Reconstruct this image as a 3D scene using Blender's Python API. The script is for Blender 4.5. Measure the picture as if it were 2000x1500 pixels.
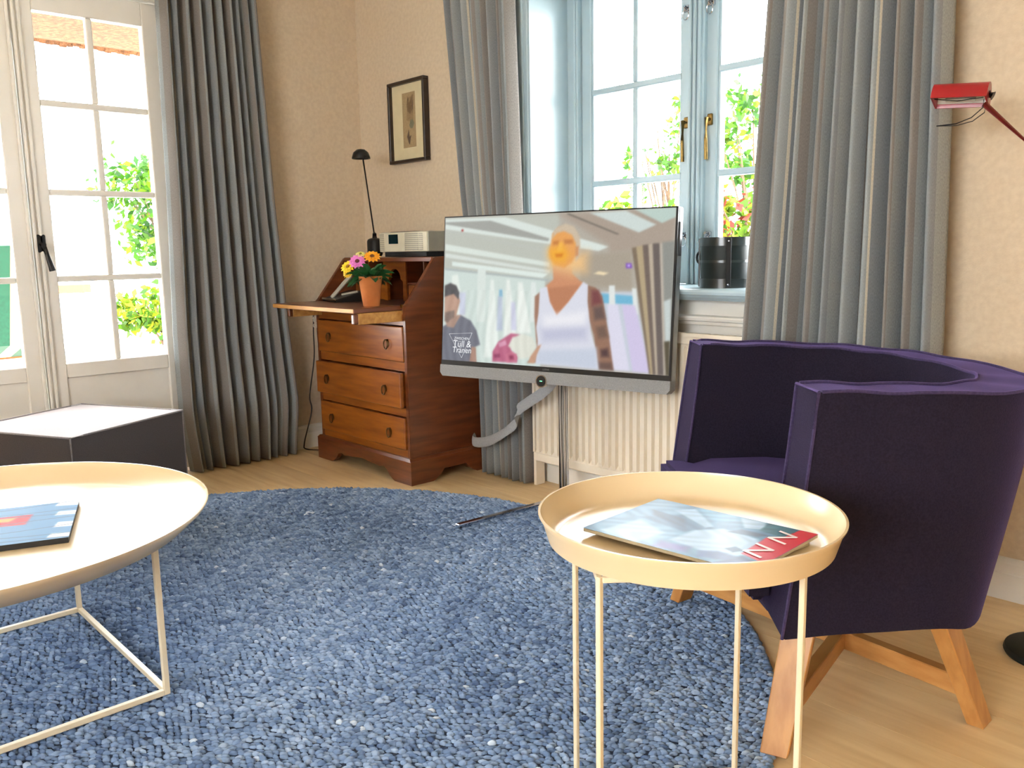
import bpy, bmesh, math, random
import numpy as np
from mathutils import Vector, Matrix
random.seed(7); RNG = np.random.default_rng(7)
S = bpy.context.scene
C = S.collection
for o in list(bpy.data.objects): bpy.data.objects.remove(o)

# ---------------- camera, world, sun, exposure ----------------
cam = bpy.data.cameras.new('camera'); co = bpy.data.objects.new('camera', cam); C.objects.link(co)
cam.sensor_width = 36.0; cam.sensor_fit = 'HORIZONTAL'; cam.lens = 1680 / 2000 * 36; cam.clip_start = .02
R_ = Vector((0.67712, 0.73564, -0.018405)); D_ = Vector((0.10141, -0.11806, -0.98781)); F_ = Vector((-0.72885, 0.66700, -0.15454))
m = Matrix.Identity(4)
for i in range(3): m[i][0] = R_[i]; m[i][1] = -D_[i]; m[i][2] = -F_[i]
m[0][3] = 0; m[1][3] = 0; m[2][3] = .95
co.matrix_world = m
S.camera = co
W = bpy.data.worlds.new('sky'); S.world = W; W.use_nodes = True
bg = W.node_tree.nodes['Background']; bg.inputs[0].default_value = (.93, .97, 1.0, 1); bg.inputs[1].default_value = 17.0
sl = bpy.data.lights.new('sun', 'SUN'); so = bpy.data.objects.new('sun', sl); C.objects.link(so)
sl.energy = 14; sl.angle = math.radians(2.0); sl.color = (1, .95, .86)
so.rotation_euler = Vector((-1.6, -1.0, -.61)).to_track_quat('-Z', 'Y').to_euler()
S.view_settings.view_transform = 'Standard'; S.view_settings.look = 'None'; S.view_settings.gamma = 1; S.view_settings.use_curve_mapping = False
S.view_settings.exposure = 0.47

# ---------------- helpers ----------------
def srgb(c):
    return tuple(((v / 255) / 12.92 if v / 255 <= .04045 else ((v / 255 + .055) / 1.055) ** 2.4) for v in c)
def new_mat(name):
    mt = bpy.data.materials.new(name); mt.use_nodes = True
    nt = mt.node_tree; b = nt.nodes['Principled BSDF']
    return mt, nt, b
def N(nt, t, **kw):
    n = nt.nodes.new(t)
    for k, v in kw.items(): setattr(n, k, v)
    return n
def M(name, c, rough=.5, metal=0, c2=None, scale=20, stretch=(1, 1, 1), bump=0, bscale=None, spec=.5, coat=0, sheen=0, sheenc=None, detail=4, lo=.35, hi=.65, rnd=0, coords='Object', bdist=.002):
    mt, nt, b = new_mat(name)
    c = srgb(c); b.inputs['Base Color'].default_value = (*c, 1); b.inputs['Roughness'].default_value = rough; b.inputs['Metallic'].default_value = metal
    b.inputs['Specular IOR Level'].default_value = spec; b.inputs['Coat Weight'].default_value = coat; b.inputs['Coat Roughness'].default_value = .15
    if sheen:
        b.inputs['Sheen Weight'].default_value = sheen; b.inputs['Sheen Roughness'].default_value = .4
        b.inputs['Sheen Tint'].default_value = (*srgb(sheenc or (255, 255, 255)), 1)
    L = nt.links.new
    if c2 or bump:
        tc = N(nt, 'ShaderNodeTexCoord'); mp = N(nt, 'ShaderNodeMapping'); mp.inputs['Scale'].default_value = stretch
        L(tc.outputs[coords], mp.inputs[0])
    if c2:
        no = N(nt, 'ShaderNodeTexNoise'); no.inputs['Scale'].default_value = scale; no.inputs['Detail'].default_value = detail
        L(mp.outputs[0], no.inputs[0])
        rp = N(nt, 'ShaderNodeValToRGB'); rp.color_ramp.elements[0].position = lo; rp.color_ramp.elements[1].position = hi
        rp.color_ramp.elements[0].color = (*c, 1); rp.color_ramp.elements[1].color = (*srgb(c2), 1)
        L(no.outputs[0], rp.inputs[0]); out = rp.outputs[0]
        if rnd:
            oi = N(nt, 'ShaderNodeObjectInfo'); mr = N(nt, 'ShaderNodeMapRange'); mr.inputs[3].default_value = 1 - rnd; mr.inputs[4].default_value = 1 + rnd
            L(oi.outputs['Random'], mr.inputs[0]); hs = N(nt, 'ShaderNodeHueSaturation'); L(mr.outputs[0], hs.inputs['Value']); L(out, hs.inputs['Color']); out = hs.outputs[0]
            ad = N(nt, 'ShaderNodeVectorMath', operation='SCALE'); cb = N(nt, 'ShaderNodeCombineXYZ')
            mu = N(nt, 'ShaderNodeMath', operation='MULTIPLY'); mu.inputs[1].default_value = 37; L(oi.outputs['Random'], mu.inputs[0])
            for i in range(3): L(mu.outputs[0], cb.inputs[i])
            L(cb.outputs[0], mp.inputs['Location'])
        L(out, b.inputs['Base Color'])
    if bump:
        nb = N(nt, 'ShaderNodeTexNoise'); nb.inputs['Scale'].default_value = bscale or scale; nb.inputs['Detail'].default_value = 3; L(mp.outputs[0], nb.inputs[0])
        bp = N(nt, 'ShaderNodeBump'); bp.inputs['Strength'].default_value = bump; bp.inputs['Distance'].default_value = bdist; L(nb.outputs[0], bp.inputs['Height']); L(bp.outputs[0], b.inputs['Normal'])
    return mt
def attr_mat(name, rough=.8, emit=0, translucent=0, spec=.3):
    mt, nt, b = new_mat(name); a = N(nt, 'ShaderNodeAttribute', attribute_name='Col'); L = nt.links.new
    b.inputs['Roughness'].default_value = rough; b.inputs['Specular IOR Level'].default_value = spec
    if emit:
        b.inputs['Base Color'].default_value = (.01, .01, .01, 1); L(a.outputs[0], b.inputs['Emission Color']); b.inputs['Emission Strength'].default_value = emit
    else: L(a.outputs[0], b.inputs['Base Color'])
    if translucent:
        tr = N(nt, 'ShaderNodeBsdfTranslucent'); L(a.outputs[0], tr.inputs[0]); mx = N(nt, 'ShaderNodeMixShader'); mx.inputs[0].default_value = translucent
        L(b.outputs[0], mx.inputs[1]); L(tr.outputs[0], mx.inputs[2]); L(mx.outputs[0], nt.nodes['Material Output'].inputs[0])
    return mt
def glass_mat(name):
    mt, nt, b = new_mat(name); L = nt.links.new
    tr = N(nt, 'ShaderNodeBsdfTransparent'); gl = N(nt, 'ShaderNodeBsdfGlossy'); gl.inputs['Roughness'].default_value = .02
    fr = N(nt, 'ShaderNodeFresnel'); fr.inputs[0].default_value = 1.25; mx = N(nt, 'ShaderNodeMixShader')
    L(fr.outputs[0], mx.inputs[0]); L(tr.outputs[0], mx.inputs[1]); L(gl.outputs[0], mx.inputs[2]); L(mx.outputs[0], nt.nodes['Material Output'].inputs[0])
    return mt

def box(bm, x0, x1, y0, y1, z0, z1, bev=0, seg=1):
    v = [bm.verts.new(p) for p in ((x0, y0, z0), (x1, y0, z0), (x1, y1, z0), (x0, y1, z0), (x0, y0, z1), (x1, y0, z1), (x1, y1, z1), (x0, y1, z1))]
    fs = [bm.faces.new([v[i] for i in q]) for q in ((0, 3, 2, 1), (4, 5, 6, 7), (0, 1, 5, 4), (1, 2, 6, 5), (2, 3, 7, 6), (3, 0, 4, 7))]
    if bev:
        es = set(e for f in fs for e in f.edges)
        bmesh.ops.bevel(bm, geom=list(es), offset=bev, segments=seg, affect='EDGES', profile=.5)
    return v
def frame_of(d):
    d = d.normalized(); a = Vector((0, 0, 1)) if abs(d.z) < .9 else Vector((1, 0, 0))
    x = d.cross(a).normalized(); return x, x.cross(d).normalized()
def tube(bm, pts, r, n=8, caps=True):
    pts = [Vector(p) for p in pts]; rr = r if isinstance(r, (list, tuple)) else [r] * len(pts)
    rings = []; px = None
    for i, p in enumerate(pts):
        d = (pts[min(i + 1, len(pts) - 1)] - pts[max(i - 1, 0)])
        x, y = frame_of(d)
        if px is not None:
            x = (px - d.normalized() * px.dot(d.normalized()))
            x = x.normalized() if x.length > 1e-6 else frame_of(d)[0]
            y = d.normalized().cross(x)
        px = x
        rings.append([bm.verts.new(p + (x * math.cos(2 * math.pi * k / n) + y * math.sin(2 * math.pi * k / n)) * rr[i]) for k in range(n)])
    for a, b in zip(rings, rings[1:]):
        for k in range(n): bm.faces.new((a[k], a[(k + 1) % n], b[(k + 1) % n], b[k]))
    if caps: bm.faces.new(rings[0][::-1]); bm.faces.new(rings[-1])
def bar(bm, a, b, w, h, up=Vector((0, 0, 1)), bev=0):
    a = Vector(a); b = Vector(b); d = (b - a).normalized(); x = d.cross(Vector(up)).normalized(); y = x.cross(d).normalized()
    v = [bm.verts.new(p + x * sx * w / 2 + y * sy * h / 2) for p in (a, b) for sx, sy in ((-1, -1), (1, -1), (1, 1), (-1, 1))]
    fs = [bm.faces.new([v[i] for i in q]) for q in ((0, 1, 2, 3), (7, 6, 5, 4), (0, 4, 5, 1), (1, 5, 6, 2), (2, 6, 7, 3), (3, 7, 4, 0))]
    if bev: bmesh.ops.bevel(bm, geom=list(set(e for f in fs for e in f.edges)), offset=bev, segments=1, affect='EDGES')
def lathe(bm, prof, n=48, c=(0, 0, 0), close=False):
    rings = []
    for r, z in prof:
        if r < 1e-6: rings.append([bm.verts.new((c[0], c[1], c[2] + z))])
        else: rings.append([bm.verts.new((c[0] + r * math.cos(2 * math.pi * k / n), c[1] + r * math.sin(2 * math.pi * k / n), c[2] + z)) for k in range(n)])
    pr = list(zip(rings, rings[1:]))
    if close: pr.append((rings[-1], rings[0]))
    for a, b in pr:
        for k in range(n):
            k2 = (k + 1) % n
            if len(a) == 1 and len(b) == 1: continue
            if len(a) == 1: bm.faces.new((a[0], b[k2], b[k]))
            elif len(b) == 1: bm.faces.new((a[k], a[k2], b[0]))
            else: bm.faces.new((a[k], a[k2], b[k2], b[k]))
def prism(bm, poly, fn0, fn1, bev=0):
    """poly: 2-D outline; fn0 / fn1 turn (a,b) into the two end faces"""
    a = [bm.verts.new(fn0(*p)) for p in poly]; b = [bm.verts.new(fn1(*p)) for p in poly]
    n = len(poly); fs = [bm.faces.new(a[::-1]), bm.faces.new(b)]
    for i in range(n): fs.append(bm.faces.new((a[i], a[(i + 1) % n], b[(i + 1) % n], b[i])))
    if bev: bmesh.ops.bevel(bm, geom=list(set(e for f in fs[:2] for e in f.edges)), offset=bev, segments=2, affect='EDGES')
def BM(): return bmesh.new()
def obj(name, bm, mat, parent=None, smooth=False, label=None, angle=40):
    bmesh.ops.recalc_face_normals(bm, faces=bm.faces[:])
    me = bpy.data.meshes.new(name); bm.to_mesh(me); bm.free()
    return link(name, me, mat, parent, smooth, label, angle)
def link(name, me, mat, parent=None, smooth=False, label=None, angle=40):
    if mat: me.materials.append(mat)
    o = bpy.data.objects.new(name, me); C.objects.link(o)
    if smooth:
        me.polygons.foreach_set('use_smooth', [True] * len(me.polygons))
        try: me.set_sharp_from_angle(angle=math.radians(angle))
        except Exception: pass
    if parent: o.parent = parent
    if label: o['label'] = label
    return o
def thing(name, label, cat, loc=(0, 0, 0), rz=0, group=None, kind=None):
    o = bpy.data.objects.new(name, None); C.objects.link(o); o.location = loc; o.rotation_euler = (0, 0, rz); o.empty_display_size = .05
    return tag(o, label, cat, group, kind)
def tag(o, label=None, cat=None, group=None, kind=None):
    if label: o['label'] = label
    if cat: o['category'] = cat
    if group: o['group'] = group
    if kind: o['kind'] = kind
    return o
def struct(o): o['kind'] = 'structure'; return o
def pbox(name, parent, mat, *a, bev=0, seg=1, smooth=False, label=None):
    bm = BM(); box(bm, *a, bev=bev, seg=seg); return obj(name, bm, mat, parent, smooth, label)
def from_np(name, V, F, mat, parent=None, cols=None, smooth=False):
    """V (n,3), F list of (m,k) int arrays, cols (n,3) linear"""
    me = bpy.data.meshes.new(name); V = np.asarray(V, np.float32)
    me.vertices.add(len(V)); me.vertices.foreach_set('co', V.ravel())
    li = np.concatenate([f.ravel() for f in F]); tot = np.concatenate([np.full(len(f), f.shape[1]) for f in F])
    me.loops.add(len(li)); me.loops.foreach_set('vertex_index', li.astype(np.int32))
    me.polygons.add(len(tot)); st = np.concatenate([[0], np.cumsum(tot)[:-1]])
    me.polygons.foreach_set('loop_start', st.astype(np.int32))
    me.update(calc_edges=True); me.validate()
    if cols is not None:
        a = me.color_attributes.new('Col', 'FLOAT_COLOR', 'POINT'); a.data.foreach_set('color', np.c_[cols, np.ones(len(cols))].astype(np.float32).ravel())
    o = link(name, me, mat, parent)
    if smooth: me.polygons.foreach_set('use_smooth', [True] * len(me.polygons))
    return o
def text_mesh(name, txt, size, mat, parent, mtx, extrude=0, shear=0):
    cu = bpy.data.curves.new(name, 'FONT'); cu.body = txt; cu.size = size; cu.align_x = 'CENTER'; cu.align_y = 'CENTER'; cu.extrude = extrude; cu.shear = shear; cu.resolution_u = 3
    o = bpy.data.objects.new(name + '_t', cu); C.objects.link(o)
    dg = bpy.context.evaluated_depsgraph_get(); me = bpy.data.meshes.new_from_object(o.evaluated_get(dg)); bpy.data.objects.remove(o)
    me.name = name; me.transform(mtx); me.materials.clear()
    return link(name, me, mat, parent)

# ---------------- materials ----------------
m_wall = M('wall_paper', (220, 201, 174), .85, c2=(212, 192, 165), scale=60, bump=.25, bscale=300, spec=.2)
m_white = M('white_paint', (236, 232, 224), .35, c2=(230, 226, 217), scale=6)
m_wintint = M('window_white_sky_tinted', (182, 200, 206), .3, c2=(172, 192, 200), scale=5)  # white woodwork; dim bluish skylight is put into its base colour
m_ceil = M('ceiling_paint', (240, 236, 228), .9, c2=(234, 230, 222), scale=8)
m_floor = M('oak_plank', (238, 208, 158), .42, c2=(220, 184, 132), scale=3.2, stretch=(1.2, 11, 8), rnd=.07, detail=6, lo=.3, hi=.7, bump=.1, bscale=20, bdist=.001)
m_slab = M('subfloor', (90, 66, 44), .9, c2=(80, 60, 40), scale=9)
m_glass = glass_mat('window_glass')
m_brass = M('old_brass', (150, 122, 70), .35, 1, c2=(110, 88, 50), scale=40)
m_iron = M('black_iron', (26, 26, 27), .45, .3, c2=(36, 36, 36), scale=50)
m_wood = M('mahogany', (128, 70, 38), .32, c2=(92, 47, 26), scale=5, stretch=(1, 1, 9), detail=6, lo=.3, hi=.72, coat=.25)
m_woodh = M('mahogany_drawer', (170, 97, 30), .3, c2=(126, 66, 22), scale=5, stretch=(1, 6, 9), detail=6, lo=.3, hi=.72, coat=.3)
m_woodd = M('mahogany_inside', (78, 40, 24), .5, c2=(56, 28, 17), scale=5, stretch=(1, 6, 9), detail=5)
m_woodl = M('bare_wood_edge', (214, 160, 88), .5, c2=(190, 132, 66), scale=6, stretch=(1, 9, 9))
m_oak = M('oak_leg', (200, 146, 84), .42, c2=(174, 118, 60), scale=4, stretch=(9, 9, 1.4), detail=6)
m_chrome = M('chrome', (200, 202, 208), .12, 1, c2=(190, 192, 198), scale=4)
m_black = M('black_plastic', (16, 16, 18), .35, c2=(20, 20, 22), scale=30)
m_blackm = M('black_matte', (22, 22, 23), .6, c2=(28, 28, 29), scale=30)
m_greyf = M('grey_speaker_cloth', (150, 148, 146), .8, c2=(128, 127, 126), scale=420, bump=.3, bscale=500)
m_tray = M('cream_lacquer', (232, 208, 168), .26, c2=(228, 203, 162), scale=3, spec=.6)
m_rod = M('cream_rod', (236, 222, 192), .4, c2=(230, 214, 182), scale=8)
m_purple = M('aubergine_felt', (36, 31, 46), .85, c2=(28, 24, 37), scale=260, bump=.3, bscale=400, spec=.15, sheen=.5, sheenc=(140, 118, 190))
m_pipe = M('aubergine_piping', (70, 60, 92), .85, c2=(58, 50, 80), scale=200, spec=.15, sheen=.4, sheenc=(170, 140, 225))
m_otto = M('charcoal_fabric', (62, 56, 55), .75, c2=(52, 47, 46), scale=260, bump=.3, bscale=320, spec=.25, sheen=1.0, sheenc=(255, 245, 245))
m_ottop = M('charcoal_seam', (150, 142, 140), .8, c2=(130, 124, 122), scale=200, sheen=.6)
m_rad = M('radiator_enamel', (238, 226, 206), .32, c2=(234, 221, 200), scale=4)
m_terra = M('terracotta', (206, 124, 62), .8, c2=(188, 106, 50), scale=14, bump=.2, bscale=60)
m_cord = M('dark_cord', (40, 30, 24), .6, c2=(50, 38, 30), scale=60)
m_cream = M('cream_plastic', (220, 212, 186), .4, c2=(212, 204, 178), scale=10)
m_silver = M('silver_plastic', (172, 168, 152), .4, .2, c2=(160, 156, 140), scale=10)
m_red = M('red_enamel', (164, 8, 20), .35, c2=(150, 6, 18), scale=6, coat=.2)
m_redp = M('dark_red_tube', (150, 36, 30), .4, c2=(132, 30, 26), scale=20)
m_paper = M('paper_edges', (216, 206, 180), .8, c2=(186, 176, 150), scale=30, stretch=(1, 1, 60))
m_mat = M('cream_mount', (226, 212, 172), .8, c2=(220, 206, 166), scale=20)
m_frame = M('dark_frame_wood', (56, 42, 32), .4, c2=(40, 30, 24), scale=30)
m_can = M('dark_green_leather', (30, 38, 35), .5, c2=(18, 23, 21), scale=12, spec=.3)
m_print = attr_mat('printed_paper', .3, spec=.2)
m_book = attr_mat('printed_book_cover', .5, spec=.05)
m_art = attr_mat('printed_art', .6)
m_leafm = attr_mat('leaf', .5, translucent=.55)
m_potleaf = M('pot_leaf', (34, 82, 44), .45, c2=(52, 108, 58), scale=30)
m_screen = attr_mat('tv_picture', .3, emit=.66, spec=.12)
# ================= SETTING =================
XA, YB = -3.76, 2.45
fl = struct(pbox('floor', None, m_slab, -4.06, 2.5, -2.9, 2.75, -.1, -.019))
PW = .2; lens = (1.9, 1.6, 1.25); pm = []
for L_ in lens:
    bm = BM(); box(bm, 0, L_ - .0006, 0, PW - .0006, -.019, 0, bev=.0005); me = bpy.data.meshes.new('plank'); bm.to_mesh(me); bm.free(); me.materials.append(m_floor); pm.append(me)
y = -2.6; r = 0
while y < 2.44:
    x = -3.76 - (.35, 1.1, .7, 0, .9)[r % 5] * .0
    k = r
    first = (1.25, 1.9, 1.6)[r % 3]
    while x < 2.2:
        i = (r * 2 + k) % 3; k += 1
        o = bpy.data.objects.new('plank', pm[i]); C.objects.link(o); o.parent = fl; o.location = (x, y, 0)
        x += lens[i]
    y += PW; r += 1

def wall_with_hole(name, axis, v0, v1, a0, a1, z0, z1, h):
    """axis 'x': wall lies in the y-z plane between x=v0 and v1"""
    bm = BM(); ha0, ha1, hz0, hz1 = h
    def b(p0, p1, q0, q1):
        if p1 - p0 < 1e-4 or q1 - q0 < 1e-4: return
        if axis == 'x': box(bm, v0, v1, p0, p1, q0, q1)
        else: box(bm, p0, p1, v0, v1, q0, q1)
    b(a0, ha0, z0, z1); b(ha1, a1, z0, z1); b(ha0, ha1, z0, hz0); b(ha0, ha1, hz1, z1)
    return struct(obj(name, bm, m_wall))
wl = wall_with_hole('wall_left', 'x', -4.06, XA, -2.9, 2.75, -.019, 2.5, (.32, 1.54, -.019, 2.03))
wb = wall_with_hole('wall_back', 'y', YB, 2.75, XA, 2.2, -.019, 2.5, (-2.54, -1.27, .775, 1.99))
wr = struct(pbox('wall_right', None, m_wall, 2.2, 2.5, -2.9, 2.75, -.019, 2.5))
wf = wall_with_hole('wall_front', 'y', -2.9, -2.6, XA, 2.2, -.019, 2.5, (-1.1, .9, .8, 2.05))  # opening in this unseen wall is added, sized to let in fill light
struct(pbox('ceiling', None, m_ceil, -4.06, 2.5, -2.9, 2.75, 2.5, 2.65))
def baseboard(name, fn, a0, a1):
    prof = [(0, 0), (.016, 0), (.016, .072), (.0135, .075), (.0135, .1), (.009, .112), (0, .114)]
    bm = BM(); prism(bm, prof, lambda d, z: fn(a0, d, z), lambda d, z: fn(a1, d, z)); return struct(obj(name, bm, m_white))
baseboard('baseboard_left', lambda a, d, z: (XA + d, a, z), 1.6, YB)
baseboard('baseboard_back', lambda a, d, z: (a, YB - d, z), XA + .016, 2.2)

# ----- window: box frame, two casements of 2 x 3 panes -----
win = thing('window_1', 'white wooden casement window with six panes in each sash', 'window', kind='structure')
bm = BM()
for a in ((-2.535, -2.478, 2.655, 2.735, .8, 1.985), (-1.332, -1.275, 2.655, 2.735, .8, 1.985), (-1.938, -1.872, 2.66, 2.735, .8, 1.93)): box(bm, *a, bev=.004)
box(bm, -2.478, -1.332, 2.655, 2.735, 1.96, 1.985); box(bm, -2.478, -1.332, 2.66, 2.735, .79, .81)
for x in (-2.49, -1.32): box(bm, x - .006, x + .006, 2.645, 2.656, .8, 1.98, bev=.003)
for x in (-1.925, -1.905, -1.885): box(bm, x - .0055, x + .0055, 2.648, 2.661, .81, 1.96, bev=.003)
obj('window_frame', bm, m_wintint, win)
pbox('jamb_lining', win, m_wintint, -2.54, -2.53, 2.44, 2.66, .79, 1.99)
pbox('jamb_lining', win, m_wintint, -1.28, -1.27, 2.44, 2.66, .79, 1.99)
pbox('head_lining', win, m_wintint, -2.53, -1.28, 2.44, 2.66, 1.98, 1.99)
def casement(x0, x1, hs):
    bm = BM(); st = .05; z0, z1 = .812, 1.958; gz0, gz1 = .849, 1.923; ya, yb = 2.68, 2.725
    box(bm, x0, x0 + st, ya, yb, z0, z1, bev=.004); box(bm, x1 - st, x1, ya, yb, z0, z1, bev=.004)
    box(bm, x0 + st, x1 - st, ya, yb, z0, gz0, bev=.004); box(bm, x0 + st, x1 - st, ya, yb, gz1, z1, bev=.004)
    for xx, s in ((x0 + st, 1), (x1 - st, -1)): box(bm, min(xx, xx + s * .009), max(xx, xx + s * .009), ya + .008, yb - .008, gz0, gz1)
    sa = obj('sash', bm, m_wintint, win)
    g0, g1 = x0 + st, x1 - st; zz = [gz0, gz0 + .358, gz0 + .716, gz1]; xm = (g0 + g1) / 2; hw = .0115
    def munt(a):
        bm = BM(); box(bm, *a, bev=.004); obj('muntin', bm, m_wintint, sa)
    for z in zz[1:3]: munt((g0, g1, ya + .004, yb - .004, z - hw, z + hw))
    for i in range(3): munt((xm - hw, xm + hw, ya + .005, yb - .005, zz[i] + (hw if i else 0), zz[i + 1] - (hw if i < 2 else 0)))
    for i in range(3):
        for a, b in ((g0, xm - hw), (xm + hw, g1)):
            pbox('pane', sa, m_glass, a, b, 2.7, 2.704, zz[i] + (hw if i else 0), zz[i + 1] - (hw if i < 2 else 0))
    # handle: plate, boss and drop lever; catches above and below
    bm = BM(); x = hs; box(bm, x - .011, x + .011, 2.672, 2.681, 1.375, 1.415, bev=.003); tube(bm, [(x, 2.675, 1.395), (x, 2.655, 1.395)], .008, 10)
    tube(bm, [(x, 2.655, 1.4), (x, 2.652, 1.33), (x, 2.655, 1.255)], [.008, .006, .007], 10); obj('handle', bm, m_brass, sa, True)
    for zc in (.99, 1.79):
        bm = BM(); box(bm, x - .014, x + .014, 2.668, 2.681, zc - .012, zc + .012, bev=.003)
        tube(bm, [(x, 2.665, zc + .012 * math.cos(t) - .025), ] if 0 else [(x + .013 * math.sin(t), 2.664, zc - .022 + .018 * math.cos(t)) for t in [k * math.pi / 6 for k in range(12)]], .0022, 6)
        tube(bm, [(x, 2.67, zc), (x, 2.655, zc + .006)], .006, 8); obj('catch', bm, m_chrome, sa, True)
casement(-2.477, -1.933, -1.955)
casement(-1.877, -1.333, -1.853)
# architrave, sill, ledge above the radiator
bm = BM()
for s, x in ((-1, -2.54), (1, -1.27)):
    for a, b, d in ((0, .15, .014), (.02, .045, .022), (.06, .075, .02), (.12, .145, .024)):
        xs = sorted((x + s * a, x + s * b)); box(bm, xs[0], xs[1], YB - d, YB + .001, .812, 2.14, bev=.003)
box(bm, -2.69, -1.12, YB - .014, YB + .001, 1.99, 2.14); box(bm, -2.69, -1.12, YB - .024, YB, 2.11, 2.135)
struct(obj('trim_1', bm, m_wintint))
prof = [(2.66, .772), (2.385, .772), (2.378, .778), (2.372, .782), (2.366, .79), (2.358, .792), (2.356, .801), (2.36, .808), (2.368, .811), (2.66, .811)]
bm = BM(); prism(bm, [(y, z) for y, z in prof if y < 2.45] + [(2.45, .811), (2.45, .772)], lambda y, z: (-2.72, y, z), lambda y, z: (-1.09, y, z))
box(bm, -2.53, -1.28, 2.449, 2.66, .78, .811); struct(obj('trim_2', bm, m_wintint))
bm = BM(); prism(bm, [(2.45, .69), (2.408, .69), (2.404, .7), (2.396, .704), (2.392, .712), (2.396, .718), (2.45, .72)], lambda y, z: (-2.53, y, z), lambda y, z: (-1.1, y, z)); box(bm, -2.53, -1.1, 2.441, 2.4505, .6, .774); struct(obj('trim_3', bm, m_white))

# ----- French doors in the left wall -----
fr = BM(); xa, xb = -3.83, -3.745
for a in ((.325, .372), (1.488, 1.535)): box(fr, xa - .1, xb, a[0], a[1], 0, 2.025, bev=.004)
box(fr, xa - .1, xb, .372, 1.488, 1.985, 2.025); struct(obj('trim_4', fr, m_white))
bm = BM()
for a in ((.22, .335), (1.525, 1.62)): box(bm, XA - .002, XA + .02, a[0], a[1], 0, 2.13, bev=.004)
box(bm, XA - .002, XA + .02, .335, 1.525, 2.015, 2.13, bev=.004); struct(obj('trim_5', bm, m_white))
def door(name, y0, y1, g0, g1, label, handle=None):
    d = thing(name, label, 'door', kind='structure'); x0, x1 = -3.81, -3.765
    gz0, gz1 = .526, 1.886; bm = BM()
    box(bm, x0, x1, y0, g0, .01, 1.98, bev=.004); box(bm, x0, x1, g1, y1, .01, 1.98, bev=.004)
    for z0, z1 in ((gz1, 1.98), (.467, gz0), (.01, .15)): box(bm, x0, x1, g0, g1, z0, z1, bev=.003)
    if handle:
        for q in (.0, .02, .04): box(bm, x1 - .002, x1 + .012, y0 - .018 + q, y0 - .006 + q, .02, 1.98, bev=.003)
    obj('door_frame', bm, m_white, d)
    pn = pbox('panel', d, m_white, x0 + .012, x1 - .012, g0, g1, .15, .467)
    ym = (g0 + g1) / 2; hw = .012; zz = [gz0 + i * (gz1 - gz0) / 4 for i in range(5)]
    def munt(a):
        bm = BM(); box(bm, *a, bev=.004); obj('muntin', bm, m_white, d)
    for z in zz[1:4]: munt((x0 + .006, x1 - .006, g0, g1, z - hw, z + hw))
    for i in range(4): munt((x0 + .007, x1 - .007, ym - hw, ym + hw, zz[i] + (hw if i else 0), zz[i + 1] - (hw if i < 3 else 0)))
    for i in range(4):
        for a, b in ((g0, ym - hw), (ym + hw, g1)):
            pbox('pane', d, m_glass, -3.79, -3.786, a, b, zz[i] + (hw if i else 0), zz[i + 1] - (hw if i < 3 else 0))
    if handle:
        y, z = handle; bm = BM(); box(bm, x1 - .002, x1 + .012, y - .017, y + .017, z - .033, z + .036, bev=.004)
        h = obj('handle_plate', bm, m_iron, d); bm = BM(); tube(bm, [(x1 + .01, y, z), (x1 + .045, y, z - .004)], .009, 10)
        tube(bm, [(x1 + .043, y - .004, z + .004), (x1 + .05, y + .006, z - .04), (x1 + .05, y + .02, z - .105)], [.009, .008, .012], 10); obj('lever', bm, m_iron, h, True)
    return d
door('door_1', .928, 1.486, 1.005, 1.415, 'white glazed French door leaf with black lever handle', (.955, 1.005))
door('door_2', .374, .924, .45, .858, 'white glazed French door leaf left of the one with the handle')
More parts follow.
